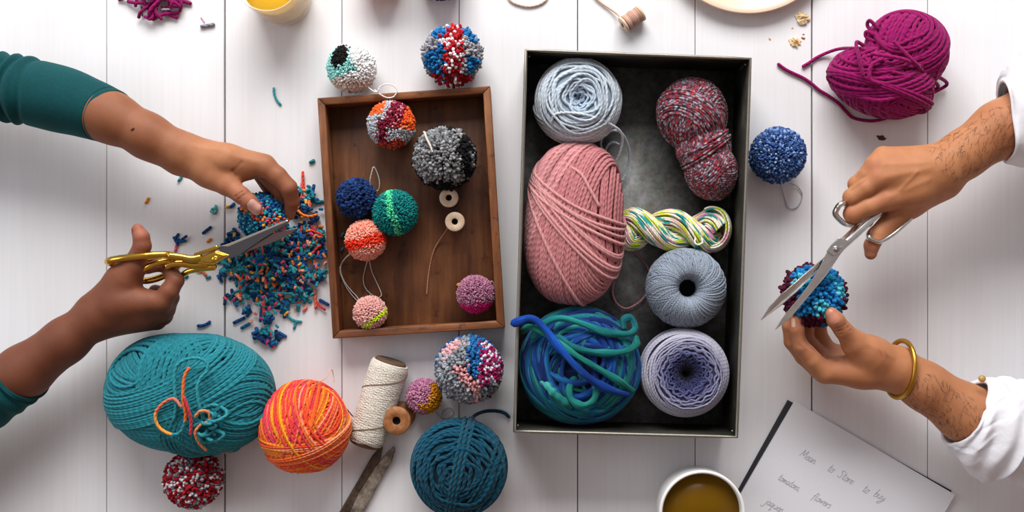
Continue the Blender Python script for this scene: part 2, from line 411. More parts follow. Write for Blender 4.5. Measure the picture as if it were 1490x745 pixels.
# inside the wooden box
BF = 6.0
pompom('orange, maroon and pale grey pom-pom near the top of the wooden box', 569.5, 181.5, 34,
    zones((['b9bcc2', 'a9adb4', 'c9cbd0'], [2, 1, 1]), (lambda d: (d[:, 1] > .02 + .9 * d[:, 0] * 0) & (d[:, 0] < -.2) & (d[:, 1] > .38), ['f0642a', 'f47a30'], [2, 1]),
          (lambda d: (d[:, 0] > .25) & (d[:, 1] > -.25), ['f0602a', 'f2742e', 'e8521f'], [2, 1, 1]),
          (lambda d: (np.abs(d[:, 0] - .12 - .35 * d[:, 1]) < .36) & (d[:, 1] > -.25) & (d[:, 0] < .72), ['7d1a33', '93203c', 'd58a94', '6b142a'], [4, 3, 1.5, 2]),
          (lambda d: (np.abs(d[:, 0] + .3) < .2) & (d[:, 1] < .1), ['7d1a33', '932440'], [2, 1]),
          (lambda d: d[:, 1] < -.74, ['dd5a2c', 'c24a3c', '862038'], [2, 1, 1])), tuft=1.7, base_z=BF, seed=5)
r, c, R = pompom('large grey pom-pom with black edge lying in the wooden box', 647, 230, 45,
    zones((['7a7a7b', '929293', '5c5c5e', 'a8a8a9'], [3, 2, 2, 1]), (lambda d: (d[:, 0] > .5 + .3 * (d[:, 1] - .2) ** 2) & (d[:, 1] < .8) & (d[:, 0] < .9) | (d[:, 1] < -.82) | ((d[:, 0] > .1) & (d[:, 1] > .84)) | (d[:, 2] < .18), ['0c0c0d', '141416'], [2, 1])),
    tuft=2.5, base_z=BF, seed=6, shag=.05)
string(r, [(617, 192, 80), (618.5, 195, 86), (621, 202, 90), (626, 212, 93), (629, 221, 93)], 1.5, 'ddd3c6')
r, c, R = pompom('small navy blue pom-pom at the left wall of the wooden box', 518.5, 288.5, 28.5, zones((['1d3a70', '16305f', '284b86', '10244a'], [3, 3, 1, 2])), tuft=2.3, base_z=BF, seed=7, shag=.08)
string(r, [(539, 273, 34), (538.5, 262, 38), (541, 250, 40), (544, 243, 40), (549, 252, 36), (552, 264, 33), (551.5, 274, 30), (547, 278.5, 28), (541, 276, 30)], .7, 'cfc6ba')
pompom('teal green pom-pom with mint stripe in the wooden box', 575, 309.5, 32.5,
    zones((['0f7d7a', '158c86', '0b6a69'], [2, 1, 1]), (lambda d: np.abs(d[:, 0] + .12 + .16 * d[:, 1] - .15 * (d[:, 1] < -.2)) < .17 - .06 * (d[:, 1] < -.3), ['5fe0a0', '49cf95', '7be8b2', '1f9c88'], [2, 2, 1, .8])), tuft=1.45, base_z=BF, seed=8)
r, c, R = pompom('peach pom-pom with bright red-orange band, below the navy pom-pom in the wooden box', 532, 349.5, 29,
    zones((['f6a48e', 'f9b5a0', 'ef937c'], [2, 1, 1]), (lambda d: np.abs(d[:, 1] + .12 - .25 * d[:, 0]) < .26, ['f2381f', 'f55530', 'e02a1c'], [2, 1, 1])), tuft=1.35, base_z=BF, seed=9)
string(r, [(512, 368, 22), (501, 378, 12), (494.5, 390, 8), (497, 403, 8), (504, 418, 8), (511, 428, 8), (519, 437, 9), (523, 442, 14)], .7, 'bdb6ae')
string(r, [(511, 367, 20), (499, 380, 10), (495.5, 394, 8), (502, 411, 8), (512, 424, 8), (518, 430, 8), (524, 439, 12)], .7, 'cfc8c0')
string(r, [(535, 378, 18), (531, 392, 9), (528.5, 408, 8), (533, 421, 8), (543, 430, 8), (551, 433, 8), (555, 428, 8), (549, 413, 8), (541, 395, 9), (537, 377, 18)], .7, 'c9c0b4')
r, c, R = pompom('pale pink pom-pom with neon yellow stripe, near the bottom left of the wooden box', 538.5, 455, 24,
    zones((['e2a9a0', 'e8b9b0', 'd89a92'], [2, 1, 1]), (lambda d: np.abs(d[:, 0] * .62 - d[:, 1] * .78 - .52) < .13, ['d7ee2a', 'c8e020', 'e2f24e'], [2, 1, 1])), tuft=1.3, base_z=BF, seed=10)
r, c, R = pompom('dusty mauve pom-pom with hot pink underside, bottom right of the wooden box', 692, 428, 27,
    zones((['a2667f', 'b0788f', '8d5570', 'bc8aa0'], [2, 2, 1, 1]), (lambda d: (d[:, 1] < -.42 - .15 * (d[:, 0] < 0)), ['d81f78', 'c21a68'], [1, 1])), tuft=1.25, base_z=BF, seed=11)
string(r, [(712, 412, 30), (716, 409, 30), (719.5, 416, 28), (719.5, 425, 26), (718, 432, 24)], .6, 'cfc8c0')

# lower left of the table
pompom('red, grey and white speckled pom-pom under the big teal skein', 281.5, 697, 41,
    zones((['8f1220', 'a81a28', 'b9b6ba', 'd9d4d8', '6c6a70', '741018'], [3, 2, 2, 1.5, 1.5, 1])), tuft=2.4, shag=.08, seed=12)
r, c, R = pompom('small mauve and mustard pom-pom between wooden spool and larger pom-pom', 617, 576.5, 25,
    zones((['b97a96', 'c88ea6', 'a6688a'], [2, 1, 1]), (lambda d: d[:, 0] - .25 * d[:, 1] > .32, ['d08a12', 'c07a0e', 'dc9a24'], [2, 1, 1]), (lambda d: (((d - nrm([0, -.5, .8])) ** 2).sum(1) < .06), ['d08a12'], [1])), tuft=1.35, shag=.09, seed=13)
string(r, [(632, 592, 10), (636, 601, 4), (644, 609, 3), (654, 608, 2), (660, 600, 2), (655, 594, 2), (646, 597, 3), (643, 606, 4), (649, 613, 2), (659, 611, 1.5)], .6, 'b9b4b2')
pompom('large pom-pom of grey, blue, pale pink and magenta yarn below the wooden box', 682.5, 537.5, 48,
    zones((['8c9096', 'a4a8ae', '6f747c'], [2, 1, 1]), (lambda d: (d[:, 0] > .3) & (d[:, 1] > -.45), ['a21a58', '8c1450', 'e2d6e2', 'c8c2d2'], [2, 2, 2, 1]),
          (lambda d: (np.abs(d[:, 0] - .13 - .1 * d[:, 1]) < .19) & (d[:, 1] > -.1), ['1f66a0', '2a78b4', '17508a'], [2, 1, 1]),
          (lambda d: (np.abs(d[:, 0] * .8 + d[:, 1] * .62 + .12) < .17) & (d[:, 1] < .22) & (d[:, 0] > -.5), ['d89a9a', 'e2aeac', 'c88688'], [2, 1, 1]),
          (lambda d: (((d - nrm([-.5, .72, .4])) ** 2).sum(1) < .12) | (((d - nrm([.35, -.85, .3])) ** 2).sum(1) < .1), ['d8a2a6', 'e0b4b4'], [1, 1]),
          (lambda d: (d[:, 2] < .12), ['1c4a80', '20588f', '70747c'], [2, 1, 1]),
          (lambda d: (d[:, 0] > .35) & (d[:, 1] < -.35), ['3a3c44', 'a0a4aa', '72767e'], [1, 2, 2])), tuft=2.3, shag=.07, seed=14)

# right of the tray
r, c, R = pompom('blue denim-coloured pom-pom on the table right of the metal tray', 1131.5, 226, 39.5,
    zones((['33518a', '45689f', '6a8ac0', '2a4272', '9ab2da'], [3, 3, 2.2, 2, 1.2])), tuft=1.75, shag=.07, seed=15)
string(r, [(1134, 264, 10), (1138, 276, 3), (1142, 290, 2), (1146, 301, 2), (1152, 304, 2), (1160, 301, 2), (1166, 291, 2), (1167, 281, 2), (1160, 271, 3), (1150, 267, 5)], .8, 'c4c6cc')

# in the hands
POM_L = pompom('half-trimmed teal, navy and coral pom-pom held in the upper left hand', 383, 316, 35,
    zones((['174f86', '1a6f96', '3f9fa8', '123f6c'], [3, 2, 2, 2]), (lambda d: np.abs(d[:, 0] * .55 + d[:, 1] * .8 - .1) < .33, ['ef7038', 'f08a3c', 'e0506a', '3f9fa8', '1f7f9c', 'f2b04a', 'd8464e'], [3, 1, 2, 3, 3, .8, 1.5])), tuft=2.2, shag=.07, zc=58, base_z=16, seed=16)
POM_R = pompom('blue, aqua and maroon pom-pom held in the lower right hand', 1183.5, 430, 44,
    zones((['1a78b4', '2488c4', '1666a0'], [3, 2, 1]), (lambda d: (d[:, 0] < -.72) | (d[:, 0] > .82) | (d[:, 1] < -.55 + .25 * d[:, 0]) & (d[:, 0] < .2) | (d[:, 2] < .1), ['4a1028', '5a1632', '380c1e'], [2, 1, 1]),
          (lambda d: (((d - nrm([.05, -.38, .9])) ** 2).sum(1) < .06) | (((d - nrm([.75, .2, .6])) ** 2).sum(1) < .1) | (((d - nrm([-.62, .5, .6])) ** 2).sum(1) < .09) | (((d - nrm([.4, .65, .6])) ** 2).sum(1) < .04), ['48b4c8', '62c4d2', '2f9cba'], [2, 1, 1])), tuft=2.8, shag=.11, zc=88, base_z=42, seed=17)
# ------------------------------------------------------------------ balls, skeins and hanks of yarn
def wraps(c, ax, R, n, ds, N=96, lift=1.0, wob=0.02, g=rng, kk=(1, 2, 3), se=2.0):
    """loops wound round an ellipsoid: cut it by planes of normal n at offsets ds -> (L,N,3) points, outward normals"""
    ds = np.asarray(ds, float); L = len(ds); n = nrm(n)
    n = np.broadcast_to(n, (L, 3)) if n.ndim == 1 else n
    ref = np.where(np.abs(n[:, 2:3]) < .9, np.array([[0, 0, 1.0]]), np.array([[1.0, 0, 0]]))
    u = nrm(np.cross(ref, n)); v = np.cross(n, u)
    t = np.linspace(0, 2 * np.pi, N, endpoint=False)[None]
    d = ds[:, None] + 0 * t
    for k in kk: d = d + wob * g.normal(0, 1, (L, 1)) / k * np.sin(k * t + g.random((L, 1)) * 6.28)
    d = np.clip(d, -.985, .985); s = np.sqrt(1 - d * d)
    p = d[..., None] * n[:, None] + s[..., None] * (np.cos(t)[..., None] * u[:, None] + np.sin(t)[..., None] * v[:, None])
    if se != 2.0: p = p / ((np.abs(p) ** se).sum(-1, keepdims=True)) ** (1 / se)
    lift = np.broadcast_to(np.asarray(lift, float), (L,))[:, None, None]
    ax = np.asarray(ax, float)
    return (p * ax * lift) @ R.T + c, nrm((p / ax) @ R.T)
def varieg(L, N, cols, g, run=30, step=1.0):
    """colour changing along the strand in runs"""
    cs = np.array([h(x) for x in cols]); tot = L * N; out = np.zeros((tot, 3)); i = 0; last = g.integers(len(cs))
    while i < tot:
        k = max(1, int(run * (0.4 + 1.2 * g.random()))); last = (last + g.integers(1, max(2, len(cs)))) % len(cs); out[i:i + k] = cs[last]; i += k
    out = out.reshape(L, N, 3)
    if run > 8: out = (out + np.roll(out, 1, 1) + np.roll(out, 2, 1) + np.roll(out, -1, 1)) / 4
    return out
def shade(L, col, g, amt=.07):
    return np.clip(h(col)[None] * (1 + g.normal(0, amt, (L, 1))), 0, 1)
def az(deg, elev=0):   # unit vector by photo direction (0 = right, 90 = up) and elevation towards the camera
    a, e = math.radians(deg), math.radians(elev); return np.array([math.cos(a) * math.cos(e), math.sin(a) * math.cos(e), math.sin(e)])
def inner(c, ax, col, R=np.eye(3), k=.955):
    b = MB(); b.ellipsoid(c, np.asarray(ax) * k, h(col), R, 20, 28); return b
def strand(parent, pts, r, col, n=90, name='loose_strand', mat='yarn', label=None, sides=7, closed=False, aspect=1.0, pitch=None):
    q = catmull(PP(pts), n, closed); b = MB()
    c = h(col) if isinstance(col, str) else col
    b.tubes(q, r, c, sides=sides, closed=closed, aspect=aspect, pitch=pitch)
    o = b.build(name, M[mat], parent)
    if label: o['label'] = label
    return o

# --- big teal skein
g = np.random.default_rng(21)
c = P(277, 573, 56); ax = np.array([RS(117, 56), RS(84, 56), 54]); R = rotz(math.radians(-4))
sk = thing('yarn_skein', 'large plump teal yarn skein tied with loose loops, lower left of the table', 'yarn', np.array([c[0], c[1], 0]))
b = inner(c, ax, '0f5560', R)
r0 = 2.45
def band(b, c, ax, R, n, lo, hi, cnt, col, r, lift, N=110, wob=.012, sides=6, g=g, colours=None, se=2.0):
    ds = np.linspace(lo, hi, cnt) + g.normal(0, .25 * (hi - lo) / cnt, cnt)
    p, up = wraps(c, ax, R, n, ds, N, lift + g.normal(0, .006, cnt), wob, g, se=se)
    b.tubes(p, r, shade(cnt, col, g)[:, None] if colours is None else colours(cnt, N), up, closed=True, sides=sides)
T1 = '1f7681'
band(b, c, ax, R, az(62, 18), -.93, .93, 64, T1, r0, .985, se=2.25)
band(b, c, ax, R, az(105, 30), -.55, .75, 40, '227c87', r0, 1.005, se=2.25)
band(b, c, ax, R, az(20, 40), .25, .93, 24, '217a85', r0, 1.025, se=2.25)
band(b, c, ax, R, az(-30, 30), .5, .93, 15, '1e737e', r0, 1.03, se=2.25)
band(b, c, ax, R, az(128, 20), .12, .62, 17, '25818c', r0, 1.04, se=2.25)
band(b, c, ax, R, az(148, 38), .6, .95, 14, '207883', r0, 1.03, se=2.25)
b.build('wound_yarn', M['yarn'], sk)
zt = 112
strand(sk, [(253, 612, 113), (256, 590, 119), (254, 560, 121), (256, 535, 122), (268, 524, 122), (286, 521, 121), (300, 527, 119), (301, 540, 120), (292, 550, 122), (287, 566, 123), (290, 590, 121), (298, 610, 115)], 2.3, '2d8f99', name='tying_strand')
strand(sk, [(275, 535, 127), (268, 550, 127), (266, 580, 126), (270, 605, 121), (264, 627, 116), (250, 632, 114), (232, 622, 113), (226, 604, 116), (236, 588, 120), (252, 580, 123), (264, 592, 124)], 2.2, np.vstack([np.linspace(h('ef6a30'), h('e8742e'), 30), np.linspace(h('2a8792'), h('2a8792'), 15), np.linspace(h('ef9a3a'), h('f0a848'), 20), np.linspace(h('ef6a48'), h('c87a6a'), 25)]), name='tying_strand', label='orange and teal tying strand')
strand(sk, [(268, 578, 128), (274, 596, 126), (278, 612, 121), (277, 632, 116)], 2.1, 'd23a48', name='tying_strand', label='red end of the tying strand', n=40)
strand(sk, [(284, 606, 122), (292, 598, 125), (303, 600, 121), (304, 612, 117), (292, 618, 117), (284, 630, 115), (290, 645, 106), (300, 655, 98)], 2.1, 'e08a5a', name='tying_strand', label='peach tying strand')
kb = MB(); gk = np.random.default_rng(5)
for k in range(9):
    cx, cy = 305 + gk.normal(0, 7), 624 + gk.normal(0, 14); rr = 8 + gk.random() * 8; a0 = gk.random() * 6.28
    pts = [(cx + rr * math.cos(a0 + t) * (1 + .3 * math.sin(2 * t)), cy + rr * .8 * math.sin(a0 + t), 104 + 7 * math.sin(t * 1.5 + k) + (624 - cy) * .35 + k * .9) for t in np.linspace(0, 6.0, 12)]
    kb.tubes(catmull(PP(pts), 60), 2.3, h('2d8f99') * (1 + gk.normal(0, .06)), sides=7)
kb.build('yarn_knot', M['yarn'], sk)
strand(sk, [(309, 650, 88), (322, 658, 66), (338, 654, 50), (352, 640, 44), (362, 620, 46)], 2.1, np.linspace(h('ef6a30'), h('2f95a0'), 60), n=60, name='loose_strand')
strand(sk, [(250, 655, 72), (275, 664, 62), (300, 661, 68), (322, 659, 60), (345, 654, 40), (352, 642, 34), (342, 648, 46)], 2.2, '2a8792', n=70, name='loose_strand')

# --- orange ball
g = np.random.default_rng(22)
c = P(443, 621, 56); ax = np.array([RS(63, 56), RS(64, 56), 55]); R = np.eye(3)
OC = ['f0512e', 'f58a24', 'f2a81e', 'e83a44', 'f06a2e', 'f07a4a', 'f04a2a', 'd9384e', 'f59a70', 'f26a20']
ob = thing('yarn_ball', 'variegated orange, coral and yellow yarn ball beside the big teal skein', 'yarn', np.array([c[0], c[1], 0]))
b = inner(c, ax, 'c03a28')
vf = lambda run: (lambda L, N: varieg(L, N, OC, g, run))
for n_, lo, hi, cnt, lf, run in [(az(80, 10), -.9, .9, 44, .985, 50), (az(20, 15), -.85, .85, 44, 1.0, 60), (az(140, 20), -.7, .7, 34, 1.01, 60), (az(55, 50), -.3, .8, 16, 1.02, 90), (az(95, 12), -.75, -.05, 20, 1.04, 90), (az(165, 10), -.1, .5, 9, 1.045, 100), (az(25, 20), .0, .7, 10, 1.05, 100), (az(110, 15), -.6, -.2, 8, 1.06, 100)]:
    band(b, c, ax, R, n_, lo, hi, cnt, '', 1.75, lf, 90, .03, colours=vf(run), g=g)
b.build('wound_yarn', M['yarn_fine'], ob)
strand(ob, [(452, 566, 88), (464, 556, 96), (474, 550, 90), (482, 538, 70), (485, 545, 58), (486, 556, 60)], .6, 'e8b08a', mat='thread', n=40)
strand(ob, [(500, 590, 40), (506, 597, 20), (511, 603, 8), (514, 606, 5)], .9, 'a8463a', mat='thread', n=30)

# --- cakes: yarn wound in rings round a hollow centre
def cake(b, c, prof, spacing, r, colf, g, wave=.5, N=150, squiggle=0, tilt=.0, sides=6, k0=5):
    prof = catmull(prof, 200); s = np.concatenate([[0], np.cumsum(np.linalg.norm(np.diff(prof, axis=0), axis=1))])
    cnt = int(s[-1] / spacing); t = np.linspace(0, 2 * np.pi, N, endpoint=False)
    paths, ups, cols = [], [], []
    for i in range(cnt):
        s0 = (i + .5) / cnt * s[-1]; f = s0 / s[-1]
        sv = s0 + wave * spacing * (g.normal(0, 1) * np.sin(t + g.random() * 6.28) * 1.6 + g.normal(0, .8) * np.sin(2 * t + g.random() * 6.28) + .8 * np.sin((k0 + g.integers(0, 3)) * t + g.random() * 6.28))
        if squiggle: sv = sv + squiggle * np.exp(-(max(0, f - .2) / .17) ** 2) * spacing * g.uniform(.5, 1.1) * (np.sin(int(7 + 6 * g.random()) * t + g.random() * 6.28) + .8 * np.sin(int(13 + 9 * g.random()) * t + g.random() * 6.28) + .4 * np.sin(int(3 + 3 * g.random()) * t + g.random() * 6.28))
        sv = np.clip(sv, 0, s[-1]); ro = np.interp(sv, s, prof[:, 0]); zz = np.interp(sv, s, prof[:, 1])
        dr = np.interp(sv + .5, s, prof[:, 0]) - np.interp(sv - .5, s, prof[:, 0]); dz = np.interp(sv + .5, s, prof[:, 1]) - np.interp(sv - .5, s, prof[:, 1])
        nn = nrm(np.stack([-dz * np.cos(t), -dz * np.sin(t), dr], -1))
        lift = g.normal(0, .25 * r) + (g.random() < .12) * r * .8
        paths.append(np.stack([ro * np.cos(t), ro * np.sin(t), zz], -1) + nn * lift + c); ups.append(nn); cols.append(np.broadcast_to(colf(f, g), (N, 3)))
    b.tubes(np.array(paths), r, np.array(cols), np.array(ups), closed=True, sides=sides)
def cake_core(b, c, prof, col, k=1.6):
    prof = np.asarray(prof, float); pr = catmull(prof, 60)
    d = np.gradient(pr, axis=0); nn = nrm(np.stack([-d[:, 1], d[:, 0]], -1)); b.lathe(c, (pr - nn * k)[::-1], h(col))
def ramp_cols(stops):
    xs_ = [x for x, _ in stops]; cs_ = np.array([h(x) for _, x in stops])
    return lambda f, g: np.clip(np.array([np.interp(f, xs_, cs_[:, k]) for k in range(3)]) * (1 + g.normal(0, .05)), 0, 1)

# pale blue ball
g = np.random.default_rng(23)
c = P(840.5, 147, 52) * [1, 1, 0] + [0, 0, 4]; Rr = RS(63, 55)
t_ = thing('yarn_ball', 'pale ice blue yarn ball in the top left corner of the metal tray', 'yarn', c)
pr = [(1.5, 68), (9, 78), (20, 85), (33, 86), (45, 80), (54.5, 66), (58.5, 46), (56, 24), (46, 6), (30, 1)]
b = MB(); cake_core(b, c, pr, '8fa0ae', 2.5); cake(b, c, pr, 3.1, 2.05, ramp_cols([(0, '8ca2b6'), (.25, 'bcc8d2'), (.6, 'd0d8de'), (1, 'bcc6d0')]), g, wave=.8, k0=3)
cc = c + np.array([0, 0, 44])
band(b, cc, np.array([60, 60, 44.0]), np.eye(3), az(100, 20), -.85, -.35, 13, 'c6cfd6', 1.9, 1.0, g=g, wob=.05)
band(b, cc, np.array([60, 60, 44.0]), np.eye(3), az(75, 25), -.8, -.4, 9, 'c8d0d6', 1.9, 1.03, g=g, wob=.05)
band(b, cc, np.array([60, 60, 44.0]), np.eye(3), az(160, 25), -.9, -.55, 8, 'c0cad2', 1.9, 1.02, g=g, wob=.05)
b.build('wound_yarn', M['yarn'], t_)
strand(t_, [(803, 178, 82), (806, 168, 88), (820, 164, 92), (845, 166, 93), (870, 172, 86), (892, 183, 74), (903, 192, 62), (906, 204, 50), (902, 222, 40), (895, 240, 30), (897, 254, 22), (904, 262, 20)], 1.9, 'c9d2d8', name='loose_strand')
strand(t_, [(880, 222, 20), (884, 212, 26), (892, 207, 30), (901, 210, 34)], 1.7, 'aebfca', name='loose_strand', n=40)
strand(t_, [(878, 222, 14), (874, 210, 30), (878, 198, 48), (890, 190, 60), (902, 192, 58), (911, 204, 42), (916, 222, 28), (914, 242, 18), (907, 260, 14), (899, 264, 12)], 1.8, 'b6c6d2', name='loose_strand')

# lavender cake
g = np.random.default_rng(24)
c = P(997, 543, 58) * [1, 1, 0] + [0, 0, 4]
t_ = thing('yarn_cake', 'lavender yarn cake fading to dark violet centre, bottom right of the metal tray', 'yarn', c)
pr = [(3, 30), (5, 48), (9, 62), (16, 72), (26, 78), (38, 80), (49, 76), (57, 64), (59.5, 44), (58, 22), (50, 6), (36, 1)]
b = MB(); cake_core(b, c, pr, '4a4868', 2.5); b.ellipsoid(c + np.array([0, 0, 30]), (10, 10, 6), h('14122a'), nu=8, nv=12)
cake(b, c, pr, 2.75, 1.5, ramp_cols([(0, '080814'), (.2, '181832'), (.28, '2c2e52'), (.35, '50527c'), (.43, '8a8aa4'), (.52, 'b4b1be'), (.75, 'a8a7b8'), (1, '83879e')]), g, wave=.42, squiggle=1.5, k0=3, N=240)
b.build('wound_yarn', M['yarn_soft'], t_)

# dark teal ball on the table
g = np.random.default_rng(25)
c = P(667.5, 681, 58) * [1, 1, 0] + [0, 0, 2]
t_ = thing('yarn_ball', 'round dark petrol-teal yarn ball on the table below the wooden box', 'yarn', c)
pr = [(1.5, 100), (10, 104), (24, 103), (40, 96), (54, 83), (63, 66), (66, 48), (62, 28), (50, 9), (32, 1)]
b = MB(); cake_core(b, c, pr, '06323f', 2.5)
cake(b, c, pr, 4.1, 2.55, ramp_cols([(0, '06384c'), (.5, '0a4d64'), (1, '084258')]), g, wave=.7, k0=3, N=140)
cc = c + np.array([0, 0, 51]); ax = np.array([65, 65, 54.0])
band(b, cc, ax, np.eye(3), az(168, 0), -.1, .06, 3, '0c4a5e', 2.6, 1.07, g=g, wob=.015)
band(b, cc, ax, np.eye(3), az(150, 6), -.7, -.35, 4, '0b4658', 2.5, 1.04, g=g, wob=.02)
band(b, cc, ax, np.eye(3), az(60, 20), -.95, -.6, 8, '0a4354', 2.5, 1.0, g=g, wob=.02)
b.build('wound_yarn', M['yarn_twist'], t_)
strand(t_, [(684, 625, 84), (684, 613, 66), (692, 604, 40), (706, 598.5, 16), (722, 598, 6), (734, 601, 4), (741, 607, 3)], 2.6, '14405a', n=60)

# --- pink skein
g = np.random.default_rng(26)
c = P(836.5, 326, 52); ax = np.array([RS(69, 52), RS(113, 52), 47]); R = rotz(math.radians(-3))
t_ = thing('yarn_skein', 'large dusty pink yarn skein at the left side of the metal tray', 'yarn', np.array([c[0], c[1], 4]))
b = inner(c, ax, '8a4a4c', R)
band(b, c, ax, R, az(5, 12), -.94, .94, 52, 'b67274', 2.4, .985, g=g, se=2.6)
band(b, c, ax, R, az(28, 30), -.8, .7, 40, 'bd7a7b', 2.4, 1.0, g=g, se=2.6)
band(b, c, ax, R, az(-16, 25), -.92, .55, 34, 'ba7678', 2.4, 1.02, g=g, se=2.6)
band(b, c, ax, R, az(-38, 18), -.78, -.3, 12, 'c88a8a', 2.4, 1.035, g=g, se=2.6)
band(b, c, ax, R, az(62, 14), -.02, .20, 5, 'cb8d8b', 2.5, 1.045, g=g, wob=.02, se=2.6)
band(b, c, ax, R, az(74, 10), .16, .34, 4, 'cd908e', 2.5, 1.055, g=g, wob=.02, se=2.6)
band(b, c, ax, R, az(40, 12), -.42, -.36, 1, 'cb8d8b', 2.5, 1.05, g=g, wob=.02, se=2.6)
b.build('wound_yarn', M['yarn'], t_)
strand(t_, [(808, 216, 70), (812, 228, 82), (826, 240, 90), (846, 254, 97), (858, 275, 100), (872, 300, 99)], 2.4, 'd09290', n=50, name='loose_strand')
strand(t_, [(899, 352, 40), (915, 362, 20), (928, 372, 10), (940, 385, 8), (946, 400, 8), (944, 420, 8), (936, 434, 8), (924, 444, 8), (910, 449, 8), (897, 441, 8), (891, 425, 8), (893, 410, 12)], 1.5, 'a8707a', n=80, name='loose_strand')

# --- tweed skein, waisted
g = np.random.default_rng(27)
TW = ['7a4452', '9c96a0', '5c2834', 'b0242e', '7c7480', '2e2228', 'aaa4ac', '6a3444', '86525e', '9a2a34', '4a3a44']
a1 = P(1007, 166, 48); a2 = P(1034.5, 248, 44)
t_ = thing('yarn_skein', 'burgundy, red and grey flecked tweed yarn skein in the upper right of the metal tray', 'yarn', np.array([*(a1 + a2)[:2] / 2, 4]))
dirv = nrm(a2 - a1); R = np.stack([np.cross([0, 0, 1.0], dirv), dirv, [0, 0, 1.0]], 1)
b = MB(); b.ellipsoid(a1, (42, 45, 35), h('3a222a'), R); b.ellipsoid(a2, (33, 36, 31), h('3a222a'), R)
tw = lambda L, N: varieg(L, N, TW, g, 1.7)
def waisted(n, lo, hi, cnt, lift, N=130):
    """loops running lengthwise over both lobes, pinched at the waist"""
    ds = np.linspace(lo, hi, cnt); mid = (a1 * .45 + a2 * .55); p, up = wraps(np.zeros(3), np.array([1, 1, 1.0]), np.eye(3), n, ds, N, 1.0, .02, g)
    y = p[..., 1]; half = np.linalg.norm(a2 - a1) / 2
    w = 36 + 11.5 * -np.tanh(y * 1.6) - 12 * np.exp(-((y - .24) / .24) ** 2)
    q = np.stack([p[..., 0] * w, y * 87 - 3, p[..., 2] * (w * .76)], -1) * lift
    return q @ R.T + (a1 + a2) / 2, up @ R.T
for n_, lo, hi, cnt, lf in [(az(3, 10), -.93, .93, 46, .985), (az(22, 25), -.8, .8, 34, 1.0), (az(-24, 25), -.8, .8, 32, 1.015), (az(0, 62), -.75, .55, 30, .99), (az(180, 62), -.75, .55, 30, .992)]:
    p, up = waisted(n_, lo, hi, cnt, lf); b.tubes(p, 1.75, tw(cnt, 130), up, closed=True, sides=5)
E1, E2 = np.array([46, 50, 39.0]), np.array([35, 41, 34.5])
for A_, E_ in ((a1, E1), (a2, E2)):
    band(b, A_, E_, R, az(8, 12), -.96, .96, 44, '', 1.75, 1.0, 120, colours=tw, g=g)
    band(b, A_, E_, R, az(95, 55), -.9, .9, 40, '', 1.75, .985, 120, colours=tw, g=g)
    band(b, A_, E_, R, az(55, 35), -.3, .8, 20, '', 1.75, 1.02, 120, colours=tw, g=g)
mc = (a1 * .42 + a2 * .58); b.ellipsoid(mc, (34, 37, 30), h('3a222a'), R)
for n_, cnt in ((az(6, 10), 30), (az(25, 35), 24)): band(b, mc, np.array([37.5, 42, 33.5]), R, n_, -.93, .93, cnt, '', 1.75, 1.0, 110, colours=tw, g=g)
band(b, a1, np.array([47.5, 51, 40]), R, az(140, 30), .1, .75, 15, '', 1.75, 1.03, 120, colours=tw, g=g)
band(b, a1, np.array([47.5, 51, 40]), R, az(30, 35), .35, .85, 10, '', 1.75, 1.02, 120, colours=tw, g=g)
band(b, a2, np.array([35.5, 41.5, 35]), R, az(-60, 25), .0, .8, 15, '', 1.75, 1.0, 110, colours=tw, g=g)
band(b, a2, np.array([35.5, 41.5, 35]), R, az(-120, 20), .1, .8, 12, '', 1.75, 1.02, 110, colours=tw, g=g)
b.build('wound_yarn', M['yarn_fine'], t_)
b = MB(); mid = P(1025, 216, 46)
for k in range(5):
    nn = rot_axis([0, 0, 1], g.normal(0, .06) + .22) @ dirv
    p, up = wraps(mid + dirv * (k - 2) * 3.2, np.array([39.5, 39.5, 35.0]), np.eye(3), nn, [0.0], 90, 1.0, .02, g); b.tubes(p, 1.8, tw(1, 90), up, closed=True, sides=6)
b.build('tying_strand', M['yarn_fine'], t_)

# --- twisted hank
g = np.random.default_rng(28)
HC = ['e9e2cc', 'efe6d4', 'd2dc3c', 'c0d22c', '168f88', 'e6c0bc', 'e9dcc8', '2a9c98', 'd890ac', 'ece0c4', 'c8a8bc']
t_ = thing('yarn_hank', 'twisted hank of cream, lime, turquoise and pink yarn in the middle of the metal tray', 'yarn', P(985, 335, 4))
b = MB(); Nn = 170
axis = catmull(PP([(897, 335, 26), (912, 333, 28), (945, 334, 32), (985, 336, 33), (1020, 337, 33), (1044, 336, 30)]), Nn)
tt = np.linspace(0, 1, Nn); T = nrm(np.gradient(axis, axis=0)); side = nrm(np.cross([0, 0, 1.0], T)); upv = np.cross(T, side)
pal = np.array([h(x) for x in HC])
def dye(pos, k, K, g):
    """dyed in patches: neighbouring strands change colour at about the same place"""
    w = pos * 17 + 2.2 * math.sin(k * .55) + g.normal(0, .35); i = np.floor(w).astype(int); f = np.clip((w - i - .7) / .3, 0, 1)[:, None]
    seq = np.array([0, 2, 4, 1, 8, 1, 3, 6, 7, 0, 5, 2, 9, 4, 1, 3, 0, 8, 4, 6]); base = pal[seq[(i + (k // 5)) % 20]] * (1 - f) + pal[seq[(i + 1 + (k // 5)) % 20]] * f
    return base * (1 + g.normal(0, .05))
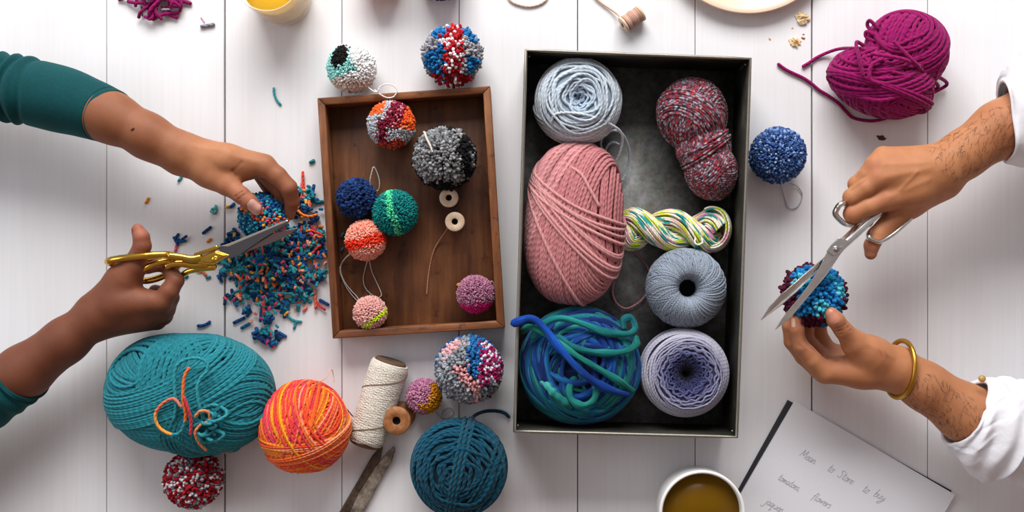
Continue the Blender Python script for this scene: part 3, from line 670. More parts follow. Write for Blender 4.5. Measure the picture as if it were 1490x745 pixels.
for ply in range(2):
    ph = 2 * np.pi * (tt * 1.6 + .5 * ply + .1)
    off = 15.0 * np.clip(.55 + 2 * tt, 0, 1) * np.clip(1.0 + 3.5 * (1 - tt), 0, 1)
    cen_ = axis + off[:, None] * (np.cos(ph)[:, None] * side + np.sin(ph)[:, None] * upv * .75)
    e1 = nrm(np.cross(np.gradient(cen_, axis=0), upv)); t3 = nrm(np.gradient(cen_, axis=0)); e2 = np.cross(t3, e1)
    K = 50
    for k in range(K):
        rr = 15.0 * (1 if k < 36 else .7) * (1 + g.normal(0, .02)); a = 2 * np.pi * k / (36 if k < 36 else 14) + ph * .55 + g.normal(0, .05)
        env = np.clip(.55 + 3 * tt, 0, 1) * (1 - .16 * np.exp(-((tt * 3.2 + .5 * ply + .35) % 1 - .5) ** 2 / .03))
        p = cen_ + (rr * env)[:, None] * (np.cos(a)[:, None] * e1 + np.sin(a)[:, None] * e2)
        b.tubes(p, 1.5, dye(tt + .04 * ply, k, K, g), nrm(p - cen_), sides=5)
ec = P(1034, 334, 33)
for k in range(36):   # the turned-over loop at the right end
    f = (k % 18) / 17 - .5; lay = k // 18; a = np.linspace(-2.0, 2.0, 60)
    p = np.stack([ec[0] + (23 - 4 * lay) * np.cos(a) + 4 * math.cos(f * 3) - 1.5, ec[1] + (30 - 3 * lay) * np.sin(a) * .95 + f * 5, ec[2] + f * 40 * (.55 + .45 * np.cos(a * .6))], -1)
    nn = np.stack([np.cos(a), np.sin(a), 0 * a + f], -1)
    b.tubes(p + nn * 3 * math.cos(f * 3), 1.5, dye(np.linspace(0, .3, 60) + .02 * lay, k, 18, g), nn, sides=5)
b.build('twisted_yarn', M['yarn_soft'], t_)
strand(t_, [(1012, 347, 60), (1011, 353, 62), (1016, 356, 62), (1022, 353, 61), (1021, 347, 60)], 1.4, 'eee8e0', n=30, name='tying_strand')

# --- grey thread ball with a hole
g = np.random.default_rng(29)
c = P(998, 419, 50) * [1, 1, 0] + [0, 0, 4]
t_ = thing('thread_ball', 'blue-grey cotton thread ball with a dark hole in its centre, in the metal tray', 'yarn', c)
pr = catmull([(14.5, 40), (14.5, 60), (16.5, 71), (22, 79), (34, 78), (45, 70), (52.5, 56), (54, 40), (51, 22), (40, 6), (26, 1)], 200)
s_ = np.concatenate([[0], np.cumsum(np.linalg.norm(np.diff(pr, axis=0), axis=1))]); s_ /= s_[-1]
b = MB(); cake_core(b, c, pr[::8], '6b7482', 1.2)
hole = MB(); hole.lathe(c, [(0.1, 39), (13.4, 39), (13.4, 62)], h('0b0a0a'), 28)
d = np.gradient(pr, axis=0); pn = nrm(np.stack([-d[:, 1], d[:, 0]], -1))
Nn = 34
def arcs(L, skew, lift, jit=.3, th0=0.0, span=2 * np.pi, lo=.08, hi=1.0):
    f = np.linspace(lo, hi, Nn)[None]; th = th0 + span * (np.arange(L)[:, None] + g.normal(0, jit, (L, 1))) / L
    a = th + skew * (1 + g.normal(0, .08, (L, 1))) * f
    ro = np.interp(f, s_, pr[:, 0]); zz = np.interp(f, s_, pr[:, 1]); n0 = np.interp(f, s_, pn[:, 0]); n1 = np.interp(f, s_, pn[:, 1])
    lf = lift + g.normal(0, .35, (L, 1))
    ro2, z2 = ro + n0 * lf, zz + n1 * lf
    return np.stack([ro2 * np.cos(a), ro2 * np.sin(a), z2 + 0 * a], -1) + c, np.stack([n0 * np.cos(a), n0 * np.sin(a), n1 + 0 * a], -1)
for L, sk_, lf in [(230, 1.0, 0), (210, -.55, .7), (120, 1.5, 1.2)]:
    p, up = arcs(L, sk_, lf); b.tubes(p, 1.05, np.clip(h('8f99a6')[None] * (1 + g.normal(0, .09, (L, 1))), 0, 1)[:, None], up, sides=4)
cc = c + np.array([0, 0, 40]); 
band(b, cc, np.array([54.5, 54.5, 42.5]), np.eye(3), az(48, 10), -.52, -.3, 13, '9aa3b0', 1.05, 1.0, g=g, wob=.01, sides=4)
band(b, cc, np.array([54.5, 54.5, 42]), np.eye(3), az(100, 2), .52, .85, 14, '97a0ad', 1.05, 1.0, g=g, wob=.02, sides=4)
b.build('wound_thread', M['yarn_fine'], t_)
hole.build('centre_hole', simple('hollow_shade', h('0b0a0a'), .9), t_)  # near-black lining, the hollow's shade is put into its colour

# --- thick blue and teal roving ball
g = np.random.default_rng(30)
c = P(842, 533, 52); ax = np.array([RS(79, 52), RS(77, 52), 41])
t_ = thing('roving_ball', 'thick loosely wound cobalt blue and teal roving yarn, bottom left of the metal tray', 'yarn', np.array([c[0], c[1], 4]))
RC = ['06347e', '082f74', '0a4694', '086470', '0e7068', '12609a', '062664', '127480', '083e84', '1c867e']
b = inner(c, ax, '08204e', k=.93)
rv = lambda run: (lambda L, N: varieg(L, N, RC, g, run))
def rov(n_, ds, r, lift, run=55, wob=.05, N=90):
    ds = np.asarray(ds, float); p, up = wraps(c, ax, np.eye(3), n_, ds, N, lift + g.normal(0, .012, len(ds)), wob, g)
    t = np.linspace(0, 2 * np.pi, N, endpoint=False)
    rr = r * (1 + .22 * np.sin(t[None] * 3 + g.random((len(ds), 1)) * 6.28) + .15 * np.sin(t[None] * 7 + g.random((len(ds), 1)) * 6.28))
    b.tubes(p, rr, rv(run)(len(ds), N), up, closed=True, sides=8, aspect=.75)
rov(az(0, 88), np.linspace(-.55, .55, 13), 3.8, 1.0, wob=.03)
rov(az(60, 80), np.linspace(.0, .86, 14), 4.0, 1.02)
rov(az(200, 76), np.linspace(.0, .86, 13), 4.0, 1.04)
rov(az(300, 74), np.linspace(.1, .84, 11), 3.8, 1.06)
rov(az(130, 72), np.linspace(.2, .84, 9), 4.2, 1.075)
rov(az(20, 70), np.linspace(.25, .7, 6), 4.4, 1.09)
rov(az(85, 25), [-.7, -.5, .6, .72], 3.8, 1.05)
rov(az(10, 35), [-.75, -.6, .62, .74], 3.8, 1.06)
b.build('wound_yarn', M['roving'], t_)
def fat(pts, r, cols, name='loose_strand'):
    n = 80; q = catmull(PP(pts), n); t = np.linspace(0, 1, n)
    cs = np.array([h(x) for x in cols]); cc_ = np.array([np.interp(t, np.linspace(0, 1, len(cs)), cs[:, k]) for k in range(3)]).T
    bb = MB(); bb.tubes(q, r * (1 + .15 * np.sin(t * 17) + .1 * np.sin(t * 31)), cc_, sides=9, aspect=.7); return bb.build(name, M['roving'], t_)
fat([(760, 482, 76), (773, 476, 92), (800, 490, 98), (830, 512, 102), (860, 530, 102), (895, 551, 96), (922, 569, 78)], 4.6, ['127870', '24907f', '168074', '107468'])
fat([(746, 471, 103), (757, 467, 104), (770, 463, 103), (783, 468, 102), (796, 482, 105), (808, 499, 107), (822, 515, 109), (838, 533, 110), (855, 548, 108), (872, 560, 103), (890, 568, 96), (914, 574, 80)], 5.4, ['033c96', '0546a2', '0650ae', '033888', '044298'])
fat([(774, 492, 84), (792, 471, 92), (815, 463, 94), (845, 470, 96), (880, 483, 92), (912, 486, 80), (924, 478, 72), (918, 463, 70), (908, 466, 72), (908, 478, 74)], 4.8, ['10787a', '1a8a82', '0c6c70', '0a666c'])
fat([(810, 490, 95), (835, 505, 100), (870, 513, 100), (905, 512, 92), (924, 503, 80), (926, 490, 74)], 4.8, ['0e6874', '0e7670', '107a70', '127468'])
fat([(790, 552, 84), (800, 566, 94), (813, 578, 97), (832, 592, 92)], 5.6, ['4ab4a4', '2a9084', '0e7068'])
fat([(840, 548, 84), (829, 562, 96), (831, 580, 99), (846, 590, 99), (862, 584, 98), (868, 568, 96), (866, 556, 86)], 5.0, ['0e7068', '1c867e', '107468', '1a8078'])

# --- magenta yarn
g = np.random.default_rng(31)
m1 = P(1321, 74, 42); m2 = P(1283, 121, 44)
t_ = thing('yarn_skein', 'tangled magenta yarn skein with two loose tails, at the upper right', 'yarn', np.array([*(m1 + m2)[:2] / 2, 0]))
MG = '8c0a58'
A1, R1 = np.array([RS(57, 42), RS(52, 42), 40]), rotz(-.5); A2, R2 = np.array([RS(73, 44), RS(46, 44), 42]), rotz(-.3)
b = inner(m1, A1, '5a0838', R1, .92); b.ellipsoid(m2, A2 * .92, h('5a0838'), R2, 20, 28)
for cc, A_, R_, sets in ((m1, A1, R1, [(az(45, 20), -.9, .9, 24, .97), (az(100, 40), -.6, .8, 18, 1.0), (az(10, 30), -.5, .85, 15, 1.03), (az(150, 50), .2, .85, 9, 1.07)]),
                         (m2, A2, R2, [(az(20, 15), -.92, .92, 30, .97), (az(70, 35), -.7, .8, 20, 1.0), (az(-30, 30), -.8, .8, 18, 1.03), (az(130, 30), .0, .8, 9, 1.07), (az(85, 5), -.35, -.1, 4, 1.09)])):
    for n_, lo, hi, cnt, lf in sets: band(b, cc, A_, R_, n_, lo, hi, cnt, MG, 2.75, lf, 90, .05, g=g)
b.build('wound_yarn', M['yarn'], t_)
strand(t_, [(1252, 70, 62), (1235, 70, 40), (1222, 71, 20), (1208, 75, 8), (1190, 83, 3), (1178, 91, 3), (1168, 97, 3)], 2.4, MG, n=60, name='loose_tail')
strand(t_, [(1310, 165, 30), (1290, 172, 10), (1268, 176, 3), (1243, 172, 3), (1232, 163, 3), (1220, 150, 3), (1205, 139, 3), (1192, 131, 3), (1180, 121, 3), (1168, 113, 3), (1155, 107, 3), (1143, 101, 3), (1132, 93, 3)], 2.4, MG, n=90, name='loose_tail')
for pts in ([(1340, 100, 60), (1356, 108, 40), (1374, 117, 18), (1377, 124, 8), (1362, 133, 8), (1345, 140, 30)], [(1345, 112, 50), (1358, 118, 30), (1365, 126, 12), (1356, 134, 10), (1338, 142, 30)],
            [(1345, 95, 62), (1364, 90, 50), (1371, 80, 30), (1370, 95, 20)], [(1278, 42, 60), (1266, 30, 58), (1262, 37, 52), (1270, 48, 56)], [(1280, 54, 62), (1262, 46, 54), (1260, 53, 50), (1272, 60, 56)],
            [(1240, 120, 60), (1228, 125, 30), (1222, 126, 12)], [(1300, 160, 50), (1322, 167, 20), (1328, 160, 18), (1318, 150, 40)],
            [(1257, 66, 70), (1246, 62, 72), (1250, 85, 88), (1256, 110, 90)], [(1285, 85, 92), (1268, 95, 94), (1266, 115, 93), (1280, 122, 90)], [(1300, 60, 88), (1330, 90, 92), (1345, 105, 72), (1362, 110, 50)], [(1268, 78, 86), (1310, 85, 96), (1340, 96, 80), (1355, 92, 66)],
            [(1300, 105, 92), (1325, 112, 84), (1345, 122, 62)], [(1245, 140, 66), (1280, 146, 84), (1310, 140, 80)]):
    strand(t_, pts, 2.6, h(MG) * (1 + g.normal(0, .08)), n=40, name='loose_loop')
# magenta offcuts, top left
t_ = thing('yarn_offcuts', 'loose tuft of magenta yarn offcuts cut off by the top edge, upper left', 'yarn', P(232, 2, 0))
b = MB()
for k in range(34):
    x, y = 232 + g.normal(0, 17), -4 + g.normal(0, 11); a = g.random() * 6.28; l = 8 + g.random() * 12; z = 3 + g.random() * 16 * math.exp(-((x - 232) ** 2 + (y + 5) ** 2) / 900)
    q = catmull(PP([(x - l * math.cos(a), min(y - l * math.sin(a), 24), z), (x + g.normal(0, 3), y + g.normal(0, 3), z + 4), (x + l * math.cos(a), min(y + l * math.sin(a), 28), z - 1)]), 16)
    b.tubes(q, 2.5, h(MG) * (1 + g.normal(0, .1)), sides=7)
for pts in ([(236, 10, 8), (244, 20, 6), (258, 26, 4)], [(228, 12, 8), (222, 28, 5), (237, 21, 8), (260, 19, 5)], [(248, 2, 8), (265, 2, 5), (278, 5, 3)], [(186, 2, 4), (196, 4, 8), (208, 4, 10)]):
    b.tubes(catmull(PP(pts), 20), 2.6, h(MG), sides=7)
b.tubes(catmull(PP([(236, 14, 9), (250, 13, 8), (262, 7, 5)]), 20), 1.8, h('a8a4b4'), sides=7); b.tubes(PP([(206, 10, 3), (207, 23, 3)]), 1.6, h('77747c'), sides=7)
b.build('cut_strands', M['yarn'], t_)
# ------------------------------------------------------------------ arms and hands: one continuous skin surface each
def skin_mat(name, rough=0.52):
    m = NT(name); c = col_attr(m)
    n1 = m.noise(70, 4, m.obj()); n2 = m.noise(900, 3, m.obj(), 0.7)
    v = m.n('TexVoronoi', feature='DISTANCE_TO_EDGE'); m.set(v.inputs['Vector'], m.obj((1, 1, 1))); v.inputs['Scale'].default_value = 900
    c = m.mixc('MULTIPLY', 0.5, c, m.ramp(n1, [(0.3, h('e2d2c8')), (0.65, h('ffffff'))]))
    m.p(Base_Color=c, Roughness=rough, Specular_IOR_Level=0.32, Subsurface_Weight=0.1, Subsurface_Radius=(1.0, 0.35, 0.2), Subsurface_Scale=0.003)
    hg = m.math('ADD', m.math('MULTIPLY', n2, 0.6), m.math('MINIMUM', m.math('MULTIPLY', v.outputs['Distance'], 4.0), 0.5))
    return m.bump(hg, 0.3, 0.0008).mat
M['skin'] = skin_mat('skin')
m = NT('fingernail'); m.p(Base_Color=col_attr(m), Roughness=0.34, Specular_IOR_Level=0.4); M['nail'] = m.mat

VOX = 1.3
def seg_d(X, a, b, r0, r1):
    ab = b - a; L2 = max(float(ab @ ab), 1e-9)
    t = np.clip(((X - a) @ ab) / L2, 0, 1)
    return np.linalg.norm(X - a - t[..., None] * ab, axis=-1) - (r0 + (r1 - r0) * t)
def smin(a, b, k):
    if k <= 0: return np.minimum(a, b)
    hh = np.clip(.5 + .5 * (b - a) / k, 0, 1)
    return b + (a - b) * hh - k * hh * (1 - hh)
class Field:
    def __init__(s, lo, hi):
        s.lo = np.floor(lo / VOX) * VOX; s.n = np.ceil((hi - s.lo) / VOX).astype(int) + 1
        s.ax = [s.lo[k] + VOX * np.arange(s.n[k]) for k in range(3)]
    def new(s): return np.full(s.n, 60.0)
    def add(s, F, a, b, r0, r1, k, cut=False):
        pad = max(r0, r1) + k + 8
        lo = np.minimum(a, b) - pad; hi = np.maximum(a, b) + pad
        i0 = np.clip(np.floor((lo - s.lo) / VOX).astype(int), 0, s.n); i1 = np.clip(np.ceil((hi - s.lo) / VOX).astype(int) + 1, 0, s.n)
        if (i1 <= i0).any(): return
        sl = tuple(slice(i0[q], i1[q]) for q in range(3))
        X = np.stack(np.meshgrid(*[s.ax[q][sl[q]] for q in range(3)], indexing='ij'), -1)
        d = seg_d(X, a, b, r0, r1)
        F[sl] = -smin(-F[sl], d, k) if cut else smin(F[sl], d, k)
def surface_nets(F, lo):
    sg = F < 0; nx, ny, nz = F.shape
    corners = [(i, j, k) for i in (0, 1) for j in (0, 1) for k in (0, 1)]
    cnt = np.zeros((nx - 1, ny - 1, nz - 1), np.int8)
    for i, j, k in corners: cnt += sg[i:nx - 1 + i, j:ny - 1 + j, k:nz - 1 + k]
    act = (cnt > 0) & (cnt < 8); idx = np.argwhere(act)
    num = -np.ones(act.shape, np.int64); num[act] = np.arange(len(idx))
    val = {c: F[idx[:, 0] + c[0], idx[:, 1] + c[1], idx[:, 2] + c[2]] for c in corners}
    acc = np.zeros((len(idx), 3)); m = np.zeros(len(idx))
    for c in corners:
        for a in range(3):
            if c[a] == 0:
                c2 = list(c); c2[a] = 1; c2 = tuple(c2); v0, v1 = val[c], val[c2]
                cr = (v0 < 0) != (v1 < 0); t = np.where(cr, v0 / np.where(cr, v0 - v1, 1), 0)
                p = np.array(c, float)[None].repeat(len(idx), 0); p[:, a] += t
                acc += p * cr[:, None]; m += cr
    V = lo + VOX * (idx + acc / m[:, None])
    faces = []
    for a in range(3):
        b, c = (a + 1) % 3, (a + 2) % 3
        s0 = [slice(None)] * 3; s1 = [slice(None)] * 3; s0[a] = slice(0, -1); s1[a] = slice(1, None)
        A, B = sg[tuple(s0)], sg[tuple(s1)]
        e = np.argwhere(A != B); e = e[(e[:, b] > 0) & (e[:, c] > 0) & (e[:, b] < F.shape[b] - 1) & (e[:, c] < F.shape[c] - 1)]
        inside = A[e[:, 0], e[:, 1], e[:, 2]]
        def cell(db, dc):
            q = e.copy(); q[:, b] -= db; q[:, c] -= dc; return num[q[:, 0], q[:, 1], q[:, 2]]
        q = np.stack([cell(1, 1), cell(0, 1), cell(0, 0), cell(1, 0)], -1)
        q[~inside] = q[~inside][:, ::-1]; q = q[(q >= 0).all(1)]; faces.append(q)
    return V, np.vstack(faces)
def W4(p): return P(p[0], p[1], p[2]), RS(p[3], p[2])
def arm(name, parent, body, thumb, fingers, skin, tint=(), creases=(), cuts=(), kb=12, kf=6, kt=9, kfin=1.2, label=None):
    """body/thumb/fingers: chains of (px,py,z,r); tint: (px,py,z,r,colour,amount); creases: (p,q,depth,width)"""
    allp = [W4(p) for ch in body + [thumb] + fingers for p in ch]
    lo = np.min([p - r for p, r in allp], 0) - 6; hi = np.max([p + r for p, r in allp], 0) + 6
    f = Field(lo, hi); F = f.new()
    def chain(F, ch, k):
        q = [W4(p) for p in ch]
        for (a, ra), (b, rb) in zip(q[:-1], q[1:]): f.add(F, a, b, ra, rb, k)
    for ch in body: chain(F, ch, kb)
    G = f.new(); chain(G, thumb, 3); F = smin(F, G, kt)
    H = f.new()
    for ch in fingers:
        G = f.new(); chain(G, ch, 2.5); H = smin(H, G, kfin)
    F = smin(F, H, kf)
    for ch in cuts:
        q = [W4(p) for p in ch]
        for (a, ra), (b, rb) in zip(q[:-1], q[1:]): f.add(F, a, b, ra, rb, 4, cut=True)
    V, Q = surface_nets(F, f.lo)
    # smooth a little
    for _ in range(2):
        s_ = np.zeros_like(V); c_ = np.zeros(len(V))
        for k in range(4):
            np.add.at(s_, Q[:, k], V[Q[:, (k + 1) % 4]]); np.add.at(c_, Q[:, k], 1)
        V = V * .5 + .5 * s_ / np.maximum(c_, 1)[:, None]
    e1 = V[Q[:, 1]] - V[Q[:, 0]]; e2 = V[Q[:, 2]] - V[Q[:, 0]]; fn = np.cross(e1, e2)
    if (fn * (V[Q[:, 0]] - V.mean(0))).sum() < 0: Q = Q[:, ::-1]; fn = -fn
    N_ = np.zeros_like(V)
    for k in range(4): np.add.at(N_, Q[:, k], fn)
    N_ = nrm(N_)
    base = h(skin); Cc = np.repeat(base[None], len(V), 0)
    for px, py, z, r, c, amt in tint:
        d = np.linalg.norm(V - P(px, py, z), axis=1) / RS(r, z); w = amt * np.exp(-d * d)[:, None]; Cc = Cc * (1 - w) + h(c) * w
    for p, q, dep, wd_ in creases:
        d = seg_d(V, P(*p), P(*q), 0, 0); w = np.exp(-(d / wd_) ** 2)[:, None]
        V = V - N_ * dep * w; Cc = Cc * (1 - .35 * min(1, abs(dep)) * w * (1 if dep > 0 else 0))  # groove shade is also painted into the skin colour
    b = MB(); b.raw(V, [Q], Cc); o = b.build(name, M['skin'], parent)
    if label: o['label'] = label
    return o, V, N_
def nail(parent, V, N_, tip, back, width, length, col='dcaea0', lift=.25, aim=None):
    """nail plate lying on the skin between back and tip (apparent points)"""
    a, b_ = P(*back), P(*tip); ax = nrm(b_ - a); mid = (a + b_) / 2
    aim = np.array([0, 0, 1.0]) if aim is None else nrm(aim)
    sd = nrm(np.cross(ax, aim)); up = np.cross(sd, ax)
    nu, nv = 15, 11; G = np.zeros((nu, nv, 3)); near = V[np.linalg.norm(V - mid, axis=1) < length * 1.8 + 12]
    for i, u in enumerate(np.linspace(-1, 1, nu)):
        wv = width * (1 - .12 * u * u - (.55 * max(0, abs(u) - .7) / .3) ** 2)
        for j, v in enumerate(np.linspace(-1, 1, nv)):
            p = mid + ax * u * length + sd * v * wv
            q = near - p; off = q - (q @ up)[:, None] * up; k = np.argsort((off ** 2).sum(1))[:40]
            hgt = (q @ up)[k].max(); kk = k[(q @ up)[k] > hgt - 5]; hh = (q @ up)[kk].mean()
            G[i, j] = p + up * (hh + lift + .55 * (1 - v * v) + .35 * (1 - u * u))
    for _ in range(2):
        G[1:-1, 1:-1] = (G[1:-1, 1:-1] * 2 + G[:-2, 1:-1] + G[2:, 1:-1] + G[1:-1, :-2] + G[1:-1, 2:]) / 6
    b = MB(); cols = np.repeat(np.repeat(h(col)[None, None], nu, 0), nv, 1)
    b.grid(G, cols); b.grid(G - up * 1.2, cols, flip=True)
    return b.build('fingernail', M['nail'], parent)
def loft(name, mat, parent, rings, disp=None, sides=96, n=90, col='ffffff', thick=3.0, shear=0.0, yaw=0.0, shear_span=.35, closed_end=True, label=None, lip=8):
    """cloth tube along rings (px,py,z,half width across,half height); last ring is the open hem, turned inwards"""
    pts = np.array([[*P(*r[:3]), RS(r[3], r[2]), RS(r[4], r[2])] for r in rings]); q = catmull(pts, n)
    c, a, bb = q[:, :3], q[:, 3], q[:, 4]
    T = nrm(np.gradient(c, axis=0)); sd = nrm(np.cross([0, 0, 1.0], T)); up = np.cross(T, sd)
    th = np.linspace(0, 2 * np.pi, sides, endpoint=False); u = np.linspace(0, 1, n)
    D = np.zeros((n, sides)) if disp is None else disp(u[:, None], th[None])
    V = c[:, None] + ((a[:, None] + D) * np.cos(th))[..., None] * sd[:, None] + ((bb[:, None] + D) * np.sin(th))[..., None] * up[:, None]
    sw = np.clip((u - (1 - shear_span)) / shear_span, 0, 1) ** 1.5
    V = V - T[:, None] * (shear * (bb[:, None] * np.sin(th)) * sw[:, None])[..., None] + T[:, None] * (yaw * (a[:, None] * np.cos(th)) * sw[:, None])[..., None]
    dout = nrm(V - c[:, None]); hemT = T[-1]
    extra = [V[-1] + hemT * thick * .35 - dout[-1] * thick * .3, V[-1] + hemT * thick * .3 - dout[-1] * thick * .8, V[-1] - dout[-1] * thick]
    for k in (3, 7): extra.append(V[-1 - k] - dout[-1 - k] * thick * 1.1)
    Vx = np.concatenate([V, np.array(extra)], 0)
    b = MB(); b.grid(Vx, h(col), closed_v=True, flip=True)
    o = b.build(name, mat, parent)
    if label: o['label'] = label
    return o

def knit_mat():
    m = NT('teal_knit'); vec = m.obj((1, 1, 1)); f = m.noise(1900, 2, vec, 0.6); bg_ = m.noise(45, 3, vec)
    c = m.ramp(f, [(0.3, h('03333a')), (0.55, h('064649')), (0.75, h('0f5c5a'))]); c = m.mixc('MULTIPLY', 0.4, c, m.ramp(bg_, [(0.3, h('cfd6d6')), (0.7, h('ffffff'))]))
    m.p(Base_Color=c, Roughness=0.85, Specular_IOR_Level=0.2, Sheen_Weight=0.15, Sheen_Roughness=0.4, Sheen_Tint=(0.3, 0.8, 0.75, 1))
    return m.bump(f, 0.4, 0.0006).mat
M['knit'] = knit_mat()
def shirt_mat():
    m = NT('white_cotton'); vec = m.obj(); w = m.noise(1600, 2, vec); cr = m.noise(24, 5, vec, 0.6)
    m.p(Base_Color=m.ramp(w, [(0.3, h('dddce0')), (0.7, h('e9e8eb'))]), Roughness=0.8, Specular_IOR_Level=0.2, Subsurface_Weight=0.05, Subsurface_Scale=0.003)
    return m.bump(m.math('ADD', m.math('MULTIPLY', cr, 6.0), m.math('MULTIPLY', w, .2)), 0.35, 0.001).mat
M['shirt'] = shirt_mat()
gn = np.random.default_rng(40)
def bumpy(k, seed, amp, fu=6, ft=3):
    g_ = np.random.default_rng(seed); W = [(g_.uniform(.3, 1) * fu, g_.integers(-ft, ft + 1), g_.random() * 6.28, g_.normal(0, 1)) for _ in range(k)]
    return lambda u, t: amp * sum(a * np.sin(6.28 * f * u + m_ * t + p) for f, m_, p, a in W) / math.sqrt(k)

# ===== person on the left
SK1 = '8e5738'
pl = thing('person', 'person in teal knit sweater reaching in from the left, holding gold scissors', 'person', P(-160, 400, 0))
A, VA, NA = arm('arm', pl,
    [[(-230, 120, 84, 40), (60, 138, 86, 36), (140, 163, 88, 35.5), (164, 172, 88, 36), (215, 197, 88, 31), (262, 219, 86, 27)],
     [(215, 204, 76, 27), (262, 228, 78, 24)],
     [(262, 221, 84, 26), (330, 233, 90, 22), (385, 241, 84, 16.5)], [(268, 222, 76, 24), (384, 240, 66, 16)], [(268, 225, 68, 20), (378, 238, 46, 15)],
     [(265, 230, 82, 23), (305, 252, 86, 20), (328, 266, 92, 15)], [(305, 240, 84, 22), (350, 244, 84, 15)], [(326, 256, 86, 12), (362, 248, 82, 11)]],
    [(318, 260, 90, 16.5), (332, 270, 94, 14.5), (351, 284, 100, 12.6), (362, 293, 100, 11.6), (373, 303, 96, 9.2)],
    [[(384, 241, 84, 15.5), (404, 256, 84, 13.6), (420, 273, 82, 12.6), (425, 293, 70, 10.8), (421, 312, 58, 8.6)],
     [(383, 246, 66, 14.5), (408, 279, 62, 12.5), (411, 302, 52, 10.5), (404, 318, 46, 8.5)],
     [(377, 248, 46, 13), (398, 282, 42, 11), (400, 306, 36, 9.5), (393, 322, 32, 8)]],
    SK1, kf=4, tint=[(340, 225, 105, 60, 'b57a54', .8), (300, 235, 105, 45, 'b87d55', .75), (351, 284, 110, 16, 'a5604a', .5), (373, 301, 104, 14, 'c08068', .6), (420, 280, 92, 18, 'a3614a', .5), (421, 312, 66, 14, 'b87862', .5), (385, 262, 60, 22, '7a3f2a', .6), (335, 262, 104, 24, 'b0704e', .5)],  # tints also paint the lit hand back lighter and the shaded grip darker
    creases=[((343, 286, 111), (356, 276, 111), 1.1, 1.6), ((346, 290, 111), (359, 280, 111), .9, 1.3), ((340, 282, 108), (352, 273, 109), .6, 1.2), ((338, 248, 104), (352, 236, 104), 1.2, 2.5), ((343, 255, 100), (338, 246, 104), 1.2, 2.5), ((406, 282, 86), (420, 268, 92), .5, 1.5),
             ((335, 226, 108), (375, 236, 100), -.8, 5), ((285, 212, 108), (335, 222, 108), -.7, 4)])
nail(A, VA, NA, (378.5, 308.5, 100), (362, 294.5, 106), 7.6, 11, 'd8a294', aim=[.25, .15, 1])
b = MB(); b.ellipsoid(VA[np.argmin(((VA[:, :2] - P(195, 189, 115)[:2]) ** 2).sum(1) - VA[:, 2] * 3)], (3.2, 1.8, 1.0), h('3f1f16'), rotz(.6), 8, 10); b.build('mole', M['skin'], A)
def fold(u, t):
    f = 0
    for u0, a, w in ((.40, 3.6, .010), (.424, -4, .008), (.446, 4.2, .010), (.468, -4.4, .008), (.488, 4.2, .010), (.510, -4.2, .008), (.534, 3.6, .012), (.562, -3, .009), (.36, -3.4, .012), (.33, 3, .016)):
        f = f + a * np.exp(-((u - u0 - .008 * np.sin(2 * t + u0 * 40) - .006 * np.cos(t)) / w) ** 2)
    return f + bumpy(5, 3, .6)(u, t) + 1.2 * np.exp(-((u - .955) / .006) ** 2) * -1
loft('sleeve', M['knit'], A, [(-250, 118, 84, 52, 50), (-120, 120, 84, 49, 48), (-40, 122, 85, 48, 47), (20, 129, 85, 47, 46), (90, 145, 86, 48.5, 46), (130, 158, 87, 44.5, 43), (162, 170, 88, 40, 39)], fold, shear=.42, n=220)

B, VB, NB = arm('arm', pl,
    [[(-230, 702, 82, 42), (-20, 575, 82, 35), (35, 541, 82, 38), (95, 496, 84, 32), (137, 463, 84, 29)],
     [(137, 462, 84, 27), (180, 440, 90, 28), (234, 440, 94, 15.5)], [(145, 465, 80, 25), (200, 458, 78, 22), (239, 450, 76, 15)], [(145, 468, 72, 23), (236, 459, 56, 14)], [(145, 468, 64, 20), (228, 467, 44, 13)],
     [(142, 450, 84, 26), (178, 408, 92, 22), (194, 390, 97, 17)]],
    [(184, 402, 95, 20), (196, 384, 99, 15), (207, 358, 104, 12.6), (205.5, 345, 106, 11.6), (200.5, 334, 106, 8.6)],
    [[(235, 440, 94, 15), (246, 424, 95, 13.8), (255.5, 408, 92, 12.2), (244, 388, 82, 10.5), (230, 386, 82, 9), (215, 391, 82, 8)],
     [(240, 450, 75, 14.5), (248, 433, 62, 12.5), (226, 424, 48, 10)], [(238, 459, 56, 13.5), (240, 449, 38, 12), (214, 440, 34, 10)], [(229, 467, 43, 12), (230, 462, 28, 10.5), (206, 452, 26, 9)]],
    '74422b', kf=3.5, kfin=.8, tint=[(205, 335, 114, 20, 'b87058', .7), (215, 390, 90, 14, 'c08070', .7), (200, 420, 118, 35, '90583c', .5), (250, 415, 105, 20, '8e553a', .5), (60, 525, 118, 60, '6a3a26', .5), (185, 395, 116, 26, '8a5036', .5)],
    creases=[((211, 415, 112), (224, 420, 108), 1.6, 2.0), ((208, 408, 112), (211, 416, 112), 1.6, 2.2), ((213, 421, 112), (208, 412, 112), 1.0, 1.8), ((224, 421, 108), (240, 414, 106), .8, 1.8), ((197, 370, 115), (212, 372, 115), .6, 1.6), ((250, 396, 102), (266, 404, 98), .7, 1.8), ((194, 352, 110), (197, 356, 112), .5, 1.5)])
nail(B, VB, NB, (195, 327, 106), (198.5, 341, 106), 3.0, 6.5, 'c08a78', aim=[-1, .2, .35])
def fold2(u, t): return bumpy(6, 8, 1.0, 8, 2)(u, t) - 1.6 * np.exp(-((u - .9) / .012) ** 2) + 1.0 * np.exp(-((u - .72 - .02 * np.sin(t)) / .03) ** 2)
loft('sleeve', M['knit'], B, [(-260, 730, 82, 56, 54), (-120, 642, 82, 52, 50), (-40, 592, 82, 48, 46), (10, 560, 82, 43.5, 42), (35, 543.5, 82, 41.5, 41)], fold2, shear=.4, n=160)

